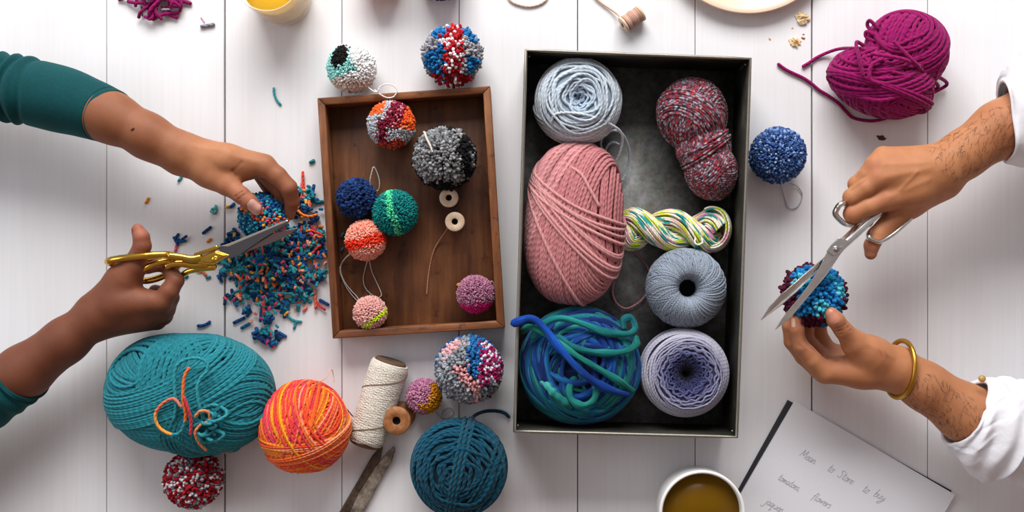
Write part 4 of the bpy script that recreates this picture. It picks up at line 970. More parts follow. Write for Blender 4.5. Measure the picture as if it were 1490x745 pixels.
# ===== person on the right
SK2 = 'b87c54'
pr_ = thing('person', 'person in white rolled-sleeve shirt reaching in from the right, holding silver scissors', 'person', P(1640, 350, 0))
C_, VC, NC = arm('arm', pr_,
    [[(1680, 70, 112, 54), (1456, 188, 110, 40), (1400, 226, 109, 34), (1372, 245, 109, 33)],
     [(1366, 256, 106, 32), (1330, 276, 108, 26), (1288, 291, 112, 17)], [(1366, 246, 110, 30), (1278, 260, 116, 17.5)], [(1366, 242, 108, 28), (1274, 241, 111, 16)], [(1366, 238, 104, 25), (1285, 227, 102, 14)],
     [(1368, 264, 98, 28), (1325, 296, 92, 20)]],
    [(1325, 296, 92, 20), (1300, 318, 94, 16), (1277, 341, 100, 12.8), (1268.5, 357, 102, 11), (1267, 369, 100, 9)],
    [[(1286, 291, 112, 16.5), (1264, 301, 112, 14), (1241, 311, 105, 13.6), (1244, 322, 84, 11), (1262, 322, 72, 9)],
     [(1277, 261, 116, 16.5), (1260, 274, 114, 14), (1240, 287, 107, 13.3), (1241, 301, 84, 11.2), (1260, 304, 70, 9)],
     [(1274, 242, 111, 15), (1262, 255, 109, 13), (1246.5, 268, 101, 12.4), (1249, 282, 80, 10.5), (1266, 286, 68, 9)],
     [(1284, 227, 103, 13), (1274, 236, 101, 11.6), (1263, 249, 94, 11), (1264, 262, 76, 9.3), (1278, 268, 66, 8)]],
    SK2, kf=4, kfin=.8, tint=[(1287, 288, 130, 16, 'b06a4c', .6), (1277, 258, 134, 15, 'ae6848', .6), (1273, 239, 127, 13, 'ae6848', .6), (1242, 308, 118, 18, 'b06a4a', .45), (1267, 368, 108, 16, 'b8705a', .7), (1330, 240, 135, 45, 'b87a50', .5), (1400, 220, 140, 55, 'b27648', .4), (1460, 190, 145, 40, '9a5c38', .5), (1295, 325, 100, 20, '8a4c30', .5)],
    creases=[((1262, 290, 124), (1232, 302, 114), .8, 1.8), ((1258, 262, 124), (1238, 276, 116), .8, 1.8), ((1262, 245, 118), (1246, 258, 110), .7, 1.6), ((1290, 312, 100), (1312, 309, 104), .8, 2.2), ((1262, 345, 108), (1276, 352, 110), .6, 1.5),
             ((1296, 286, 130), (1350, 262, 136), -1.0, 4.5), ((1290, 258, 134), (1350, 246, 138), -.9, 4.5), ((1286, 240, 126), (1345, 238, 134), -.7, 4), ((1310, 276, 130), (1335, 250, 137), -.8, 2.5)])
D_, VD, ND = arm('arm', pr_,
    [[(1680, 745, 90, 58), (1405, 601, 88, 41), (1345, 562, 86, 34), (1312, 541, 84, 32)],
     [(1305, 538, 84, 29), (1255, 540, 86, 24), (1204, 541, 88, 17)], [(1300, 540, 74, 26), (1198, 538, 66, 17)], [(1300, 538, 66, 24), (1197, 527, 48, 15)], [(1300, 534, 64, 23), (1206, 513, 38, 14)],
     [(1300, 532, 88, 28), (1268, 516, 96, 25), (1244, 501, 104, 18)]],
    [(1256, 509, 100, 21), (1245, 500, 105, 17), (1226, 480, 116, 13.6), (1216, 466, 122, 12.6), (1209.5, 456, 122, 10)],
    [[(1199, 541, 88, 16.5), (1182, 524, 94, 13.5), (1166, 503, 98, 12.3), (1159.5, 480, 101, 11), (1159, 466, 101, 9)],
     [(1193, 537, 66, 15.5), (1170, 518, 72, 13.3), (1153, 497, 78, 12), (1149, 474, 84, 10.8), (1153, 455, 88, 9)],
     [(1196, 524, 48, 14), (1172, 492, 46, 12), (1174, 467, 50, 10.5), (1180, 452, 56, 8.5)],
     [(1205, 512, 38, 13), (1192, 486, 34, 11), (1194, 464, 40, 9), (1198, 452, 46, 8)]],
    SK2, kf=5, kfin=1.0, cuts=[[(1190, 490, 112, 20), (1216, 511, 116, 15)]], tint=[(1205, 505, 75, 30, 'c98a6c', .85), (1225, 515, 90, 22, 'c48462', .7), (1165, 503, 108, 22, 'c48060', .5), (1159, 468, 108, 15, 'c07a60', .5), (1212, 458, 130, 15, 'b87458', .6), (1268, 512, 120, 38, 'b87a54', .6), (1250, 545, 108, 45, 'ab6a44', .5), (1225, 480, 128, 15, 'a86244', .4), (1370, 580, 124, 50, '98603c', .5)],
    creases=[((1215, 484, 128), (1236, 475, 128), 1.0, 1.5), ((1218, 488, 127), (1238, 480, 127), .8, 1.3), ((1214, 479, 130), (1232, 471, 130), .7, 1.2), ((1190, 520, 100), (1178, 500, 105), .9, 2.0), ((1230, 506, 95), (1212, 530, 92), 1.3, 2.2), ((1225, 512, 85), (1195, 520, 75), .9, 2.2), ((1176, 512, 106), (1160, 500, 110), .6, 1.6),
             ((1277, 500, 122), (1284, 520, 122), .5, 1.5), ((1283, 497, 120), (1292, 522, 120), .4, 1.5), ((1262, 500, 122), (1300, 520, 118), -.8, 4)])
nail(D_, VD, ND, (1208, 453.5, 126), (1216, 468.5, 130), 7.2, 10, 'b97a62', aim=[-.35, -.1, 1])
nail(D_, VD, ND, (1153.5, 464, 106), (1154.5, 474, 108), 3.2, 7, 'd8a890', aim=[-.8, .0, .6])
# fine arm hair
def hair(parent, V, N_, c0, c1, rad_, n, seed, drift):
    g_ = np.random.default_rng(seed); a, b_ = P(*c0), P(*c1); d = seg_d(V, a, b_, 0, 0); ok = np.where((d < rad_) & (N_[:, 2] > .1))[0]
    k = g_.choice(ok, n); p = V[k]; nn = N_[k]; dr = np.asarray(drift) + g_.normal(0, .45, (n, 3)); dr = nrm(dr - (dr * nn).sum(1, keepdims=True) * nn)
    L = 5 + 5 * g_.random((n, 1)); pts = np.stack([p, p + dr * L * .35 + nn * .7, p + dr * L * .7 + nn * .9 + g_.normal(0, .5, (n, 3)), p + dr * L + nn * .6], 1)
    bb = MB(); bb.tubes(pts, np.array([.15, .14, .11, .06])[None] * np.ones((n, 1)), h('3a2418'), up=nn, sides=3, cap=False)
    o = bb.build('arm_hair', M['hair'], parent); o['kind'] = 'stuff'; o['label'] = 'fine dark arm hair'
M['hair'] = simple('dark_hair', h('2a1a12'), .6)
hair(C_, VC, NC, (1395, 222, 140), (1462, 190, 145), 34, 300, 1, [-.3, -.9, 0])
hair(D_, VD, ND, (1350, 575, 118), (1405, 612, 122), 30, 230, 2, [.2, -.9, 0])
# bangle
b = MB(); cB = P(1309, 537, 84); t3 = nrm(P(1345, 562, 86) - P(1290, 528, 84)); tw_ = rot_axis([0, 0, 1], math.radians(24)) @ t3
e1 = nrm(np.cross([0, 0, 1.0], tw_)); e1 = e1; e2 = np.cross(tw_, e1); t = np.linspace(0, 2 * np.pi, 140, endpoint=False)
lean = .36
ring = cB + np.cos(t)[:, None] * e1 * 39 + np.sin(t)[:, None] * (e2 * 35 + tw_ * 8)
b.tubes(ring, 3.5 + .22 * np.sin(t * 70), h('c89a3a'), up=nrm(ring - cB), closed=True, sides=12)
o = b.build('bangle', NT('brushed_gold').p(Base_Color=h('c4943a'), Metallic=1.0, Roughness=0.32).mat, D_); o['label'] = 'gold bangle on the wrist'

# shirt sleeves
def crease(seed, amp, n=9):
    g_ = np.random.default_rng(seed + 300); W = [(g_.uniform(-1, 1) * 5, g_.uniform(.6, 3.2), g_.random() * 6.28, g_.uniform(.05, .95), g_.uniform(.12, .35), g_.random() * 6.28, g_.choice([-1, 1])) for _ in range(n)]
    def f(u, t):
        r = 0
        for ku, kt, ph, uc, uw, tc, sg in W:
            s_ = np.sin(ku * (u - uc) * 2 + kt * np.sin(t - tc) * 2 + ph); win = np.exp(-((u - uc) / uw) ** 2) * np.exp(-((np.cos(t - tc) - 1) / .8) ** 2)
            r = r + sg * amp * win * (1 - np.abs(s_)) ** 3
        return r
    return f
def cuff_disp(seed, amp):
    f1 = bumpy(7, seed, amp, 3, 4)
    return lambda u, t: f1(u, t) + 1.2 * np.sin(5 * t + 4 * u + seed) * u + crease(seed, 2.4)(u, t) + 3.0 * np.exp(-(u / .08) ** 2)
loft('sleeve', M['shirt'], C_, [(1760, 45, 112, 78, 66), (1640, 98, 112, 76, 64), (1560, 132, 112, 72, 60), (1520, 152, 111, 66, 54), (1500, 162, 111, 60, 52)], (lambda u, t: bumpy(9, 12, 3.2, 5, 4)(u, t) + crease(12, 5, 16)(u, t)), thick=4, n=120, sides=120)
o = loft('rolled_cuff', M['shirt'], C_, [(1530, 150, 111, 82, 66), (1512, 158, 111, 80, 64), (1490, 168, 111, 76, 61), (1474, 174, 111, 68, 57), (1463, 178, 110, 60, 52)], cuff_disp(5, 2.6), thick=5, n=70, sides=120, shear=-.12, yaw=.28, shear_span=.8)
loft('sleeve', M['shirt'], D_, [(1760, 742, 90, 82, 68), (1640, 694, 90, 78, 64), (1560, 660, 89, 74, 60), (1500, 640, 89, 66, 52), (1465, 626, 88, 60, 50)], (lambda u, t: bumpy(9, 22, 3.2, 5, 4)(u, t) + crease(22, 5, 16)(u, t)), thick=4, n=120, sides=120)
o = loft('rolled_cuff', M['shirt'], D_, [(1466, 630, 88, 75, 62), (1454, 625, 88, 76, 64), (1436, 616, 88, 72, 61), (1417, 606, 88, 63, 55), (1405, 600, 88, 54, 49)], cuff_disp(9, 2.4), thick=5, n=70, sides=120, shear=.1)
b = MB(); b.lathe(P(1429, 551, 124), [(0.1, 1.8), (4.2, 1.8), (4.8, .6), (4.6, -1), (0.1, -1)][::-1], h('a8833c'), 20, axis=[-.3, .35, .9]); b.build('cuff_button', simple('horn_button', h('a8833c'), .4), o)
# ------------------------------------------------------------------ scissors
def metal(name, col, rough, nscale=80, namt=.1):
    m = NT(name); k = m.noise(nscale, 4, m.obj((1, 1, 1))); a = h(col)
    m.p(Base_Color=m.ramp(k, [(.3, a * (1 - namt)), (.7, np.minimum(a * (1 + namt), 1))]), Metallic=1.0, Roughness=m.math('ADD', m.math('MULTIPLY', k, .12), rough))
    return m.mat
M['gold'] = metal('polished_gold', 'd8ac48', .1)
M['steel'] = metal('brushed_steel', 'b9b4ae', .14)
m = NT('blade_steel'); m.p(Base_Color=col_attr(m), Metallic=1.0, Roughness=.2); M['blade'] = m.mat
M['silver'] = metal('polished_silver', 'dcd8d2', .12)
M['old'] = None
def ring(b, c, ex, ez, a, bb, r, aspect, n=80, col='dddddd', p=2.0, t0=0.0, t1=2 * np.pi, closed=True):
    t = np.linspace(t0, t1, n, endpoint=not closed)
    cs, sn = np.cos(t), np.sin(t); k = (np.abs(cs) ** p + np.abs(sn) ** p) ** (-1 / p)
    q = c + (k * cs)[:, None] * ex * a + (k * sn)[:, None] * ez * bb
    b.tubes(q, r, h(col), up=np.cross(ex, ez), closed=closed, sides=10, aspect=aspect)

gs = thing('scissors', 'gold-handled scissors with steel blades held in the lower left hand', 'scissors', P(313, 378, 92))
# blades
b = MB(); b.slab(PP([(317, 359, 103), (330, 355.5, 103), (416.5, 320, 103), (419.5, 321.5, 103), (416, 327, 103), (390, 343, 103), (368, 357, 103), (348, 371, 103), (326, 378, 103)]), 2.2, h('77797c')); b.slab(PP([(320, 358, 103.8), (330, 355.5, 103.8), (416.5, 320, 103.8), (419.5, 321.5, 103.8), (416, 323.5, 103.8), (332, 359, 103.8)]), 1, h('e6e0d4'))  # dark reflection painted into the face, highlight into the edge strip
bl = b.build('blade', M['blade'], gs, smooth=False, bevel=.5); bl['label'] = 'upper steel blade'
b = MB(); b.slab(PP([(318, 366, 98), (345, 358, 98), (385, 342, 98), (434, 331, 98), (424, 340, 98), (392, 354.5, 98), (360, 366, 98), (345, 373, 98), (322, 377, 98)]), 2.2, h('8c7a78'))  # pinkish reflection painted into the lower blade's colour
bl = b.build('blade', M['blade'], gs, smooth=False, bevel=.5); bl['label'] = 'lower steel blade'
# upper handle: pivot block, shank and thumb bow in one
def vec(a_, b_): return nrm(P(*b_) - P(*a_))
b = MB()
ex = vec((160, 384, 97), (252, 374, 97)); ezv = nrm(np.array([0, 0.16, 1.0]) - ex * (np.array([0, .16, 1.0]) @ ex))
ring(b, P(206, 377, 95), ex, ezv, 45, 21, 4.4, 1.1, p=2.5, col='e0b23c')
b.tubes(catmull(PP([(246, 372, 112), (262, 374, 109), (278, 377, 106), (292, 375, 104)]), 30), np.linspace(4.5, 6.0, 30), h('e0b23c'), sides=10, aspect=.8)
b.build('handle', M['gold'], gs)
b = MB()
b.slab(PP([(280, 369, 108), (315, 357, 108), (318, 359.5, 108), (318, 362, 108), (284, 374, 108)]), 10, h('e0b23c'))
b.slab(PP([(286, 375, 106), (312, 364.5, 106), (317, 365, 106), (334, 371, 106), (309, 386, 106), (288, 384, 106)]), 8, h('e0b23c'))
b.slab(PP([(291, 376, 107.5), (314, 367, 107.5), (329, 371.5, 107.5), (307, 383, 107.5), (292, 381, 107.5)]), 2.5, h('e0b23c'))
b.build('pivot_block', M['gold'], gs, smooth=False, bevel=1.4)
b = MB()
ex = vec((208, 404, 82), (254, 383, 86)); ezv = nrm(np.array([0.05, 0.45, 1.0]) - ex * (np.array([.05, .45, 1.0]) @ ex))
ring(b, P(229, 394, 82), ex, ezv, 30, 21, 4.0, 1.2, p=2.2, col='e0b23c')
b.tubes(catmull(PP([(242, 388, 99), (252, 384, 99), (268, 383.5, 98), (282, 385.5, 98), (300, 384, 98)]), 30), np.linspace(4.8, 5.6, 30), h('e0b23c'), sides=10, aspect=.75)
b.build('handle', M['gold'], gs)
b = MB(); b.tubes(catmull(PP([(256, 398, 84), (264, 400, 86), (276, 394, 90), (296, 390, 93), (312, 388, 95)]), 30), np.linspace(3, 5.5, 30), h('e0b23c'), sides=10, aspect=.8); b.build('shank', M['gold'], gs)
b = MB(); b.lathe(P(313, 377, 107), [(0.1, 1.6), (3.4, 1.6), (4.4, .8), (4.6, 0), (4.6, -2)][::-1], h('b9892c'), 24); b.slab(PP([(309.5, 376.5, 109), (316.5, 376.5, 109), (316.5, 377.7, 109), (309.5, 377.7, 109)]), .4, h('3a2a10'))
b.build('screw', M['gold'], gs)

ss = thing('scissors', 'silver scissors held in the upper right hand, blades crossing the blue pom-pom', 'scissors', P(1216, 362, 128))
b = MB(); b.slab(PP([(1208, 359, 138), (1222, 352, 138), (1227, 364, 138), (1222.5, 371, 138), (1203, 400.5, 139), (1184.5, 422, 139), (1152, 461, 138), (1128, 480.5, 136), (1138, 464, 137), (1155, 442.5, 138), (1174.5, 418, 139), (1191, 392, 139)]), 2.4, h('dcd8d2'))
o = b.build('blade', M['silver'], ss, smooth=False, bevel=.5); o['label'] = 'front blade'
b = MB(); b.slab(PP([(1214, 355, 134), (1226, 362, 134), (1206, 384, 134), (1186, 398, 134), (1160, 424, 133), (1137, 444.5, 131), (1107, 466.5, 128), (1120, 446, 130), (1136, 429, 132), (1168, 400.5, 134), (1200, 374, 134)]), 2.4, h('dcd8d2'))
o = b.build('blade', M['silver'], ss, smooth=False, bevel=.5); o['label'] = 'rear blade'
b = MB(); b.slab(PP([(1210, 356, 140.5), (1221, 346, 140.5), (1233, 349, 140.5), (1234, 357, 140.5), (1224, 369, 140.5), (1213, 373, 140.5), (1203, 366, 140.5)]), 2.4, h('dcd8d2')); b.build('pivot_plate', M['silver'], ss, smooth=False, bevel=.7)
b = MB(); b.lathe(P(1217, 362.5, 140.5), [(0.1, 1.2), (3.6, 1.2), (4.3, .4), (4.3, -1)][::-1], h('b8b4b0'), 24); b.slab(PP([(1213.8, 361.6, 142), (1220.2, 360.6, 142), (1220.4, 362, 142), (1214, 363, 142)]), .3, h('333333')); b.slab(PP([(1216.4, 361.5, 142), (1217.7, 361.5, 142), (1218, 366, 142), (1216.6, 366, 142)]), .3, h('333333')); b.build('screw', M['steel'], ss)
b = MB()   # thumb bow and its shank
b.tubes(catmull(PP([(1264, 345, 113), (1272, 350, 114), (1281, 351.5, 113), (1296, 343, 109), (1312, 330, 104), (1325, 317, 98), (1324, 307, 90), (1305, 312, 84), (1282, 324, 84), (1267, 336, 100)]), 100, True), 3.3, h('dcd8d2'), closed=True, sides=10, aspect=1.35)
b.tubes(catmull(PP([(1282, 308, 108), (1264, 324, 120), (1248, 339, 129), (1233, 352, 136), (1222, 361, 138)]), 40), np.linspace(4.0, 5.4, 40), h('dcd8d2'), sides=10, aspect=.6)
o = b.build('handle', M['silver'], ss); o['label'] = 'thumb bow'
b = MB()
b.tubes(catmull(PP([(1225, 296, 112), (1217.5, 304, 110), (1215.5, 312, 108), (1222, 320, 107), (1231, 326, 105), (1245, 326, 94), (1262, 312, 88), (1262, 297, 88), (1242, 292, 96)]), 100, True), 3.9, h('dcd8d2'), closed=True, sides=10, aspect=1.4)
b.tubes(catmull(PP([(1253, 323, 94), (1245, 331, 108), (1233, 343, 124), (1223, 353, 134), (1212, 362, 136)]), 40), np.linspace(2.6, 4.2, 40), h('dcd8d2'), sides=10, aspect=.6)
o = b.build('handle', M['silver'], ss); o['label'] = 'finger bow'

m = NT('tarnished_iron'); n1 = m.noise(90, 5, m.obj((1, 1, 1)), .7); m.p(Base_Color=m.ramp(n1, [(.35, h('4a4036')), (.5, h('85796a')), (.7, h('b4a898'))]), Metallic=.25, Roughness=.48); M['old'] = m.bump(n1, .3, .001).mat
m = NT('dark_iron'); n1 = m.noise(90, 5, m.obj((1, 1, 1)), .7); m.p(Base_Color=m.ramp(n1, [(.35, h('32261c')), (.55, h('5c4a3a')), (.75, h('8a7660'))]), Metallic=.25, Roughness=.5); M['old_dark'] = m.bump(n1, .3, .001).mat
sh = thing('old_scissors', 'old tarnished iron scissors with open blades, cut off by the bottom edge', 'scissors', P(522, 745, 0))
b = MB(); b.slab(PP([(555, 648, 8), (557, 652, 8), (553, 668, 8), (536, 705, 8), (522, 735, 8), (508, 766, 8), (494, 790, 8), (478, 782, 8), (492, 748, 8), (520, 700, 8), (541, 664, 8)]), 5, h('444444')); o = b.build('blade', M['old_dark'], sh, smooth=False, bevel=1.5); o['label'] = 'darker left blade'
b = MB(); b.slab(PP([(573, 649, 9), (575, 655, 9), (570, 672, 9), (556, 694, 9), (541, 722, 9), (526, 750, 9), (510, 785, 9), (494, 778, 9), (506, 752, 9), (522, 718, 9), (546, 680, 9), (562, 660, 9)]), 4, h('777777')); o = b.build('blade', M['old'], sh, smooth=False, bevel=1.5); o['label'] = 'lighter right blade'
for cx, cy in ((452, 850), (502, 866)):
    b = MB(); ring(b, P(cx, cy, 6), nrm(np.array([.35, .9, 0])), np.array([.9, -.35, 0]) / .966, 32, 20, 4, 1.0, col='555555'); b.tubes(PP([(cx + 12, cy - 32, 6), (490, 785, 6)]), 4.5, h('555555'), sides=8); b.build('handle', M['old_dark'], sh)
b = MB(); b.lathe(P(494, 780, 9), [(.1, 2), (4, 2), (5, 0), (5, -3)][::-1], h('777777'), 20); b.build('screw', M['old'], sh)

# ------------------------------------------------------------------ spools and the cotton cone
def turned(name, c1, c2, c3):
    m = NT(name); n1 = m.noise(1, 5, m.obj((160, 160, 30)), .6); m.p(Base_Color=m.ramp(n1, [(.3, h(c1)), (.5, h(c2)), (.75, h(c3))]), Roughness=.5); return m.bump(n1, .15, .0006).mat
M['pale_wood'] = turned('pale_turned_wood', 'c9a888', 'd8bda0', 'e4ceb4')
M['warm_wood'] = turned('warm_turned_wood', '7a4824', '9a6236', 'b47c4a')
M['hollow'] = simple('spool_hole_shade', h('0c0806'), .9)  # shade inside the spool holes, painted as a near-black lining
g = np.random.default_rng(50)
def spool(label, base, axis, H_, Rf, Rc, thread_r, thread_col, wood, name='thread_spool', hole=.32, fl=4):
    t_ = thing(name, label, 'spool', base)
    axis = nrm(axis); b = MB()
    hr = Rf * hole
    b.lathe(base, [(hr, 0), (Rf - 1, 0), (Rf, 1), (Rf, fl - 1), (Rf - 1.2, fl), (Rc, fl + 2), (Rc, H_ - fl - 2), (Rf - 1.2, H_ - fl), (Rf, H_ - fl + 1), (Rf, H_ - 1), (Rf - 1, H_), (hr + 1, H_), (hr, H_ - .8), (hr, H_ - 8)], h('d0b090'), 48, axis); b.build('wooden_core', M[wood], t_)
    b = MB(); b.lathe(base, [(.1, H_ - 7), (hr, H_ - 7), (hr, H_ - 1.2)], h('0c0806'), 24, axis); b.build('centre_hole', M['hollow'], t_)
    if thread_r:
        e1 = nrm(np.cross(axis, [0, 0, 1.0]) if abs(axis[2]) < .9 else np.cross(axis, [1.0, 0, 0])); e2 = np.cross(axis, e1)
        n = 1400; turns = (H_ - 2 * fl - 2) / 1.5; t = np.linspace(0, turns * 2 * np.pi, n); z = fl + 1 + (H_ - 2 * fl - 2) * np.linspace(0, 1, n)
        b = MB(); b.lathe(base, [(Rc, fl + .5), (thread_r - .6, fl + 1), (thread_r - .6, H_ - fl - 1), (Rc, H_ - fl - .5)], h(thread_col) * .8, 40, axis)
        for k in range(2):
            tk = t * (1 - .22 * k) + k; rr = thread_r + .5 * np.sin(t * .13 + k) + .3 * k
            q = base + axis * z[:, None] + rr[:, None] * (np.cos(tk)[:, None] * e1 + np.sin(tk)[:, None] * e2)
            b.tubes(q, .85, np.clip(h(thread_col)[None] * (1 + .12 * np.sin(t * .37 + 2 * np.sin(t * .11)))[:, None], 0, 1), up=q - base - axis * z[:, None], sides=5)
        b.build('wound_thread', M['thread'], t_)
    return t_
spool('pale wooden spool with dark reddish thread, upper of two in the wooden box', P(656.5, 292.5, 6), [-.04, .09, 1], 34, 13.6, 6, 12.2, '5a2a20', 'pale_wood')
s2 = spool('pale wooden spool with a trailing brown thread, lower of two in the wooden box', P(663, 323, 6), [.02, -.02, 1], 34, 13.8, 6, 12.0, '6a3a28', 'pale_wood')
string(s2, [(652, 331, 30), (648, 338, 20), (640, 349, 11), (632, 363, 8), (627, 380, 7.5), (623.5, 400, 7.5), (622, 415, 7.5), (621, 428, 7.5)], 1.1, 'a8745a', name='loose_thread')
spool('empty brown wooden spool standing beside the cream cotton cone', P(585, 603, 0), [-.06, -.04, 1], 48, 20, 10, 0, '', 'warm_wood', name='wooden_spool', hole=.28, fl=6)
ax_ = vec((907.5, 37, 14), (932, 20, 14))
s3 = spool('small spool of shiny rose thread lying on its side at the top edge', P(906, 37, 13.5) - 0 * ax_, ax_, 33, 12.5, 5, 10.5, 'd2a592', 'pale_wood', fl=4)
string(s3, [(907, 30, 18), (899, 21, 8), (888, 13, 4), (876, 5, 3), (866, -4, 3), (860, -16, 3)], 1.6, 'e2bda6', name='loose_thread')
g = np.random.default_rng(51)
A0, A1_ = P(568.5, 527, 27), P(531.5, 644, 25); axd = nrm(A1_ - A0); Lc = np.linalg.norm(A1_ - A0)
cn = thing('cotton_cone', 'cone of cream cotton twine lying on its side below the wooden box', 'twine', np.array([*((A0 + A1_) / 2)[:2], 0]))
e2 = nrm(np.array([0, 0, 1.0]) - axd * axd[2]); e1 = np.cross(e2, axd)
rad = lambda z: 27.0 - 2.0 * z / Lc - 2.2 * np.exp(-((z) / 5) ** 2) - 2.5 * np.exp(-((z - Lc) / 5) ** 2)
b = MB(); zz = np.linspace(0, Lc, 30); b.lathe(A0, np.stack([rad(zz) - 1.0, zz], -1), h('cfc5b4'), 60, axd)
for k in range(40):
    n = 420; t = np.linspace(0, 1, n); ph = g.random() * 6.28; tri = np.abs(((t * 3 + g.random()) % 2) - 1); z = 1 + (Lc - 2) * tri; a = ph + (1 if k % 2 else -1) * t * 6.28 * 13
    if k < 26: a = ph + t * 6.28 * (30 + 5 * g.random()); z = 1 + (Lc - 2) * np.abs(((t + g.random()) % 2) - 1)
    rr = rad(z) + g.normal(0, .25) + .25 * (k > 26)
    q = A0 + axd * z[:, None] + rr[:, None] * (np.cos(a)[:, None] * e1 + np.sin(a)[:, None] * e2)
    b.tubes(q, 1.0, np.clip(h('ddd5c6') * (1 + g.normal(0, .05)), 0, 1), up=q - A0 - axd * z[:, None], sides=5)
b.build('wound_twine', M['yarn_fine'], cn)
for za in ((58, .5, 1.1), (18, .62, .5)):
    t = np.linspace(-.3, 3.4, 90); z = Lc * (.25 + .55 * (za[0] == 58)) - 18 + t * 11; q = A0 + axd * z[:, None] + (rad(z) + 1.2)[:, None] * (np.cos(t)[:, None] * e1 + np.sin(t)[:, None] * e2)
    b = MB(); b.tubes(q, .9, h('8a7462'), up=q - A0 - axd * z[:, None], sides=6); b.build('crossing_strand', M['thread'], cn)
for base_, ax2 in ((A0, -axd), (A1_, axd)):
    b = MB(); b.lathe(base_, [(6, 1), (8, 3), (21, 3.2), (22.5, 1.5), (22.5, -3)][::-1], h('5a4230'), 40, ax2); b.build('cardboard_end', simple('dark_card', h('5a4230'), .8), cn)

# ------------------------------------------------------------------ glass, cup, plate, notebook
gb, gr_ = P(413, -4, 0), 42.0
gl = thing('juice_glass', 'frosted glass of orange juice cut off by the top edge', 'glass', gb)
glm = NT('frosted_glass').p(Base_Color=h('fff6e4'), Roughness=0.2, Alpha=0.34, Specular_IOR_Level=0.5); M['glass'] = glm.mat
b = MB(); b.lathe(gb, [(0.1, 7), (36, 7), (39.5, 12), (43.5, 104), (45, 106), (46.2, 104), (43, 8), (41, 2), (38, .5), (0.1, .5)][::-1], h('ffffff'), 72); b.build('glass_wall', M['glass'], gl)
b = MB(); b.lathe(gb, [(0.1, 8), (35.9, 8), (39.2, 13), (41.9, 70), (42, 72), (0.1, 72)], h('f8c81c'), 64)
b.build('orange_juice', NT('orange_juice').p(Base_Color=h('fbc61a'), Roughness=.15, Subsurface_Weight=.3, Subsurface_Radius=(1, .6, .1), Subsurface_Scale=.01).mat, gl)
mb_ = P(1007, 727, 0)
cu = thing('tea_cup', 'white ceramic cup of amber tea at the bottom edge beside the notebook', 'cup', mb_)
cer = NT('white_glaze').p(Base_Color=h('efeeea'), Roughness=.18, Specular_IOR_Level=.5, Coat_Weight=.3).mat
Hc = 82
b = MB(); b.lathe(mb_, [(0.1, 5), (38, 5), (48, 14), (53, 40), (54.4, Hc - 3), (55.8, Hc), (57.6, Hc + .5), (59.2, Hc - 1.2), (59.4, Hc - 5), (57.5, 40), (52, 10), (44, 1), (40, 0), (0.1, 1)][::-1], h('efeeea'), 96); b.build('cup_wall', cer, cu)
b = MB(); b.lathe(mb_, [(0.1, 68), (53.9, 68), (53.9, 66)][::-1], h('8a6a10'), 72)
m = NT('amber_tea'); n1 = m.noise(14, 2, m.obj()); m.p(Base_Color=m.ramp(n1, [(.3, h('614200')), (.7, h('755204'))]), Roughness=.25, Specular_IOR_Level=.15); b.build('tea', m.mat, cu)
pb = P(1085, -107, 0)
pt = thing('plate', 'peach ceramic plate cut off by the top edge', 'plate', pb)
b = MB(); b.lathe(pb, [(0.1, 4), (88, 4), (104, 6), (120, 15), (129.5, 19), (131.5, 18), (131, 15.5), (118, 8), (98, 1), (90, 0), (0.1, .6)][::-1], h('f0d5bd'), 128)
b.build('plate_dish', simple('peach_glaze', h('e8c8ae'), .3, nscale=25, namt=.04), pt)
M['pastry'] = simple('flaky_pastry', h('dfae62'), .6, nscale=400, namt=.3)
def flake(label, px, py, size, seed, z=0, col='e0b878', group=None, lump=False, cat='crumb', name='pastry_flake'):
    g_ = np.random.default_rng(seed); b = MB(); n = 14; c = P(px, py, z)
    for k in range(3 if not lump else 1):
        a = np.linspace(0, 2 * np.pi, n, endpoint=False); rr = size * (.55 + .5 * g_.random(n)) * (1 - .2 * k)
        el = rotz(g_.random() * 3) @ np.diag([1.15, .7, 1])
        V = np.array([[0, 0, size * .3]] + [[r * math.cos(t), r * math.sin(t), max(.4, size * .18 * g_.random())] for r, t in zip(rr, a)]) @ el.T
        V[:, 2] += k * size * .16; V[:, :2] += g_.normal(0, size * .2, 2) * (k > 0)
        V2 = V - [0, 0, .8]; V2[:, 2] = np.maximum(V2[:, 2], 0)
        F1 = np.array([[0, 1 + i, 1 + (i + 1) % n] for i in range(n)]); F2 = F1[:, ::-1] + n + 1
        F3 = np.array([[1 + i, n + 2 + i, n + 2 + (i + 1) % n, 1 + (i + 1) % n] for i in range(n)])
        b.raw(np.vstack([V, V2]) + c, [F1, F2, F3], np.clip(h(col) * (1 + g_.normal(0, .25, (2 * n + 2, 1))), 0, 1))
    o = b.build(name, M['flake'], None, c, smooth=False); return tag(o, label, cat, group)
m = NT('crumb'); n1 = m.noise(420, 4, m.obj(), .7); c_ = m.mixc('MULTIPLY', .7, col_attr(m), m.ramp(n1, [(.3, h('b07838')), (.6, h('ffffff'))])); m.p(Base_Color=c_, Roughness=.6); M['flake'] = m.mat
flake('large golden pastry flake right of the plate', 1166, 26, 12, 3, col='eed4a4')
flake('pale pastry flake below the larger flake, right of the plate', 1157, 61, 9, 4, col='ecca92')
flake('small brown crust crumb beside the lower pastry flake', 1169, 56, 3.2, 5, col='b06a2a', lump=True)
flake('tiny brown crumb between the two pastry flakes', 1169, 50, 1.6, 15, col='b06a2a', lump=True)
flake('tiny brown crumb below the larger pastry flake', 1153, 41, 1.6, 25, col='b88a5a', lump=True)
flake('small tan crumb left of the pastry flakes, below the plate', 1120, 57, 2.4, 6, col='c9a070', lump=True)
flake('golden crumb lying on the peach plate', 1079, 2, 5, 7, z=4.5, col='e0a040')
flake('brown crumb on the peach plate left of the golden crumb', 1062, 4, 2, 8, z=4.5, col='a0603a', lump=True)
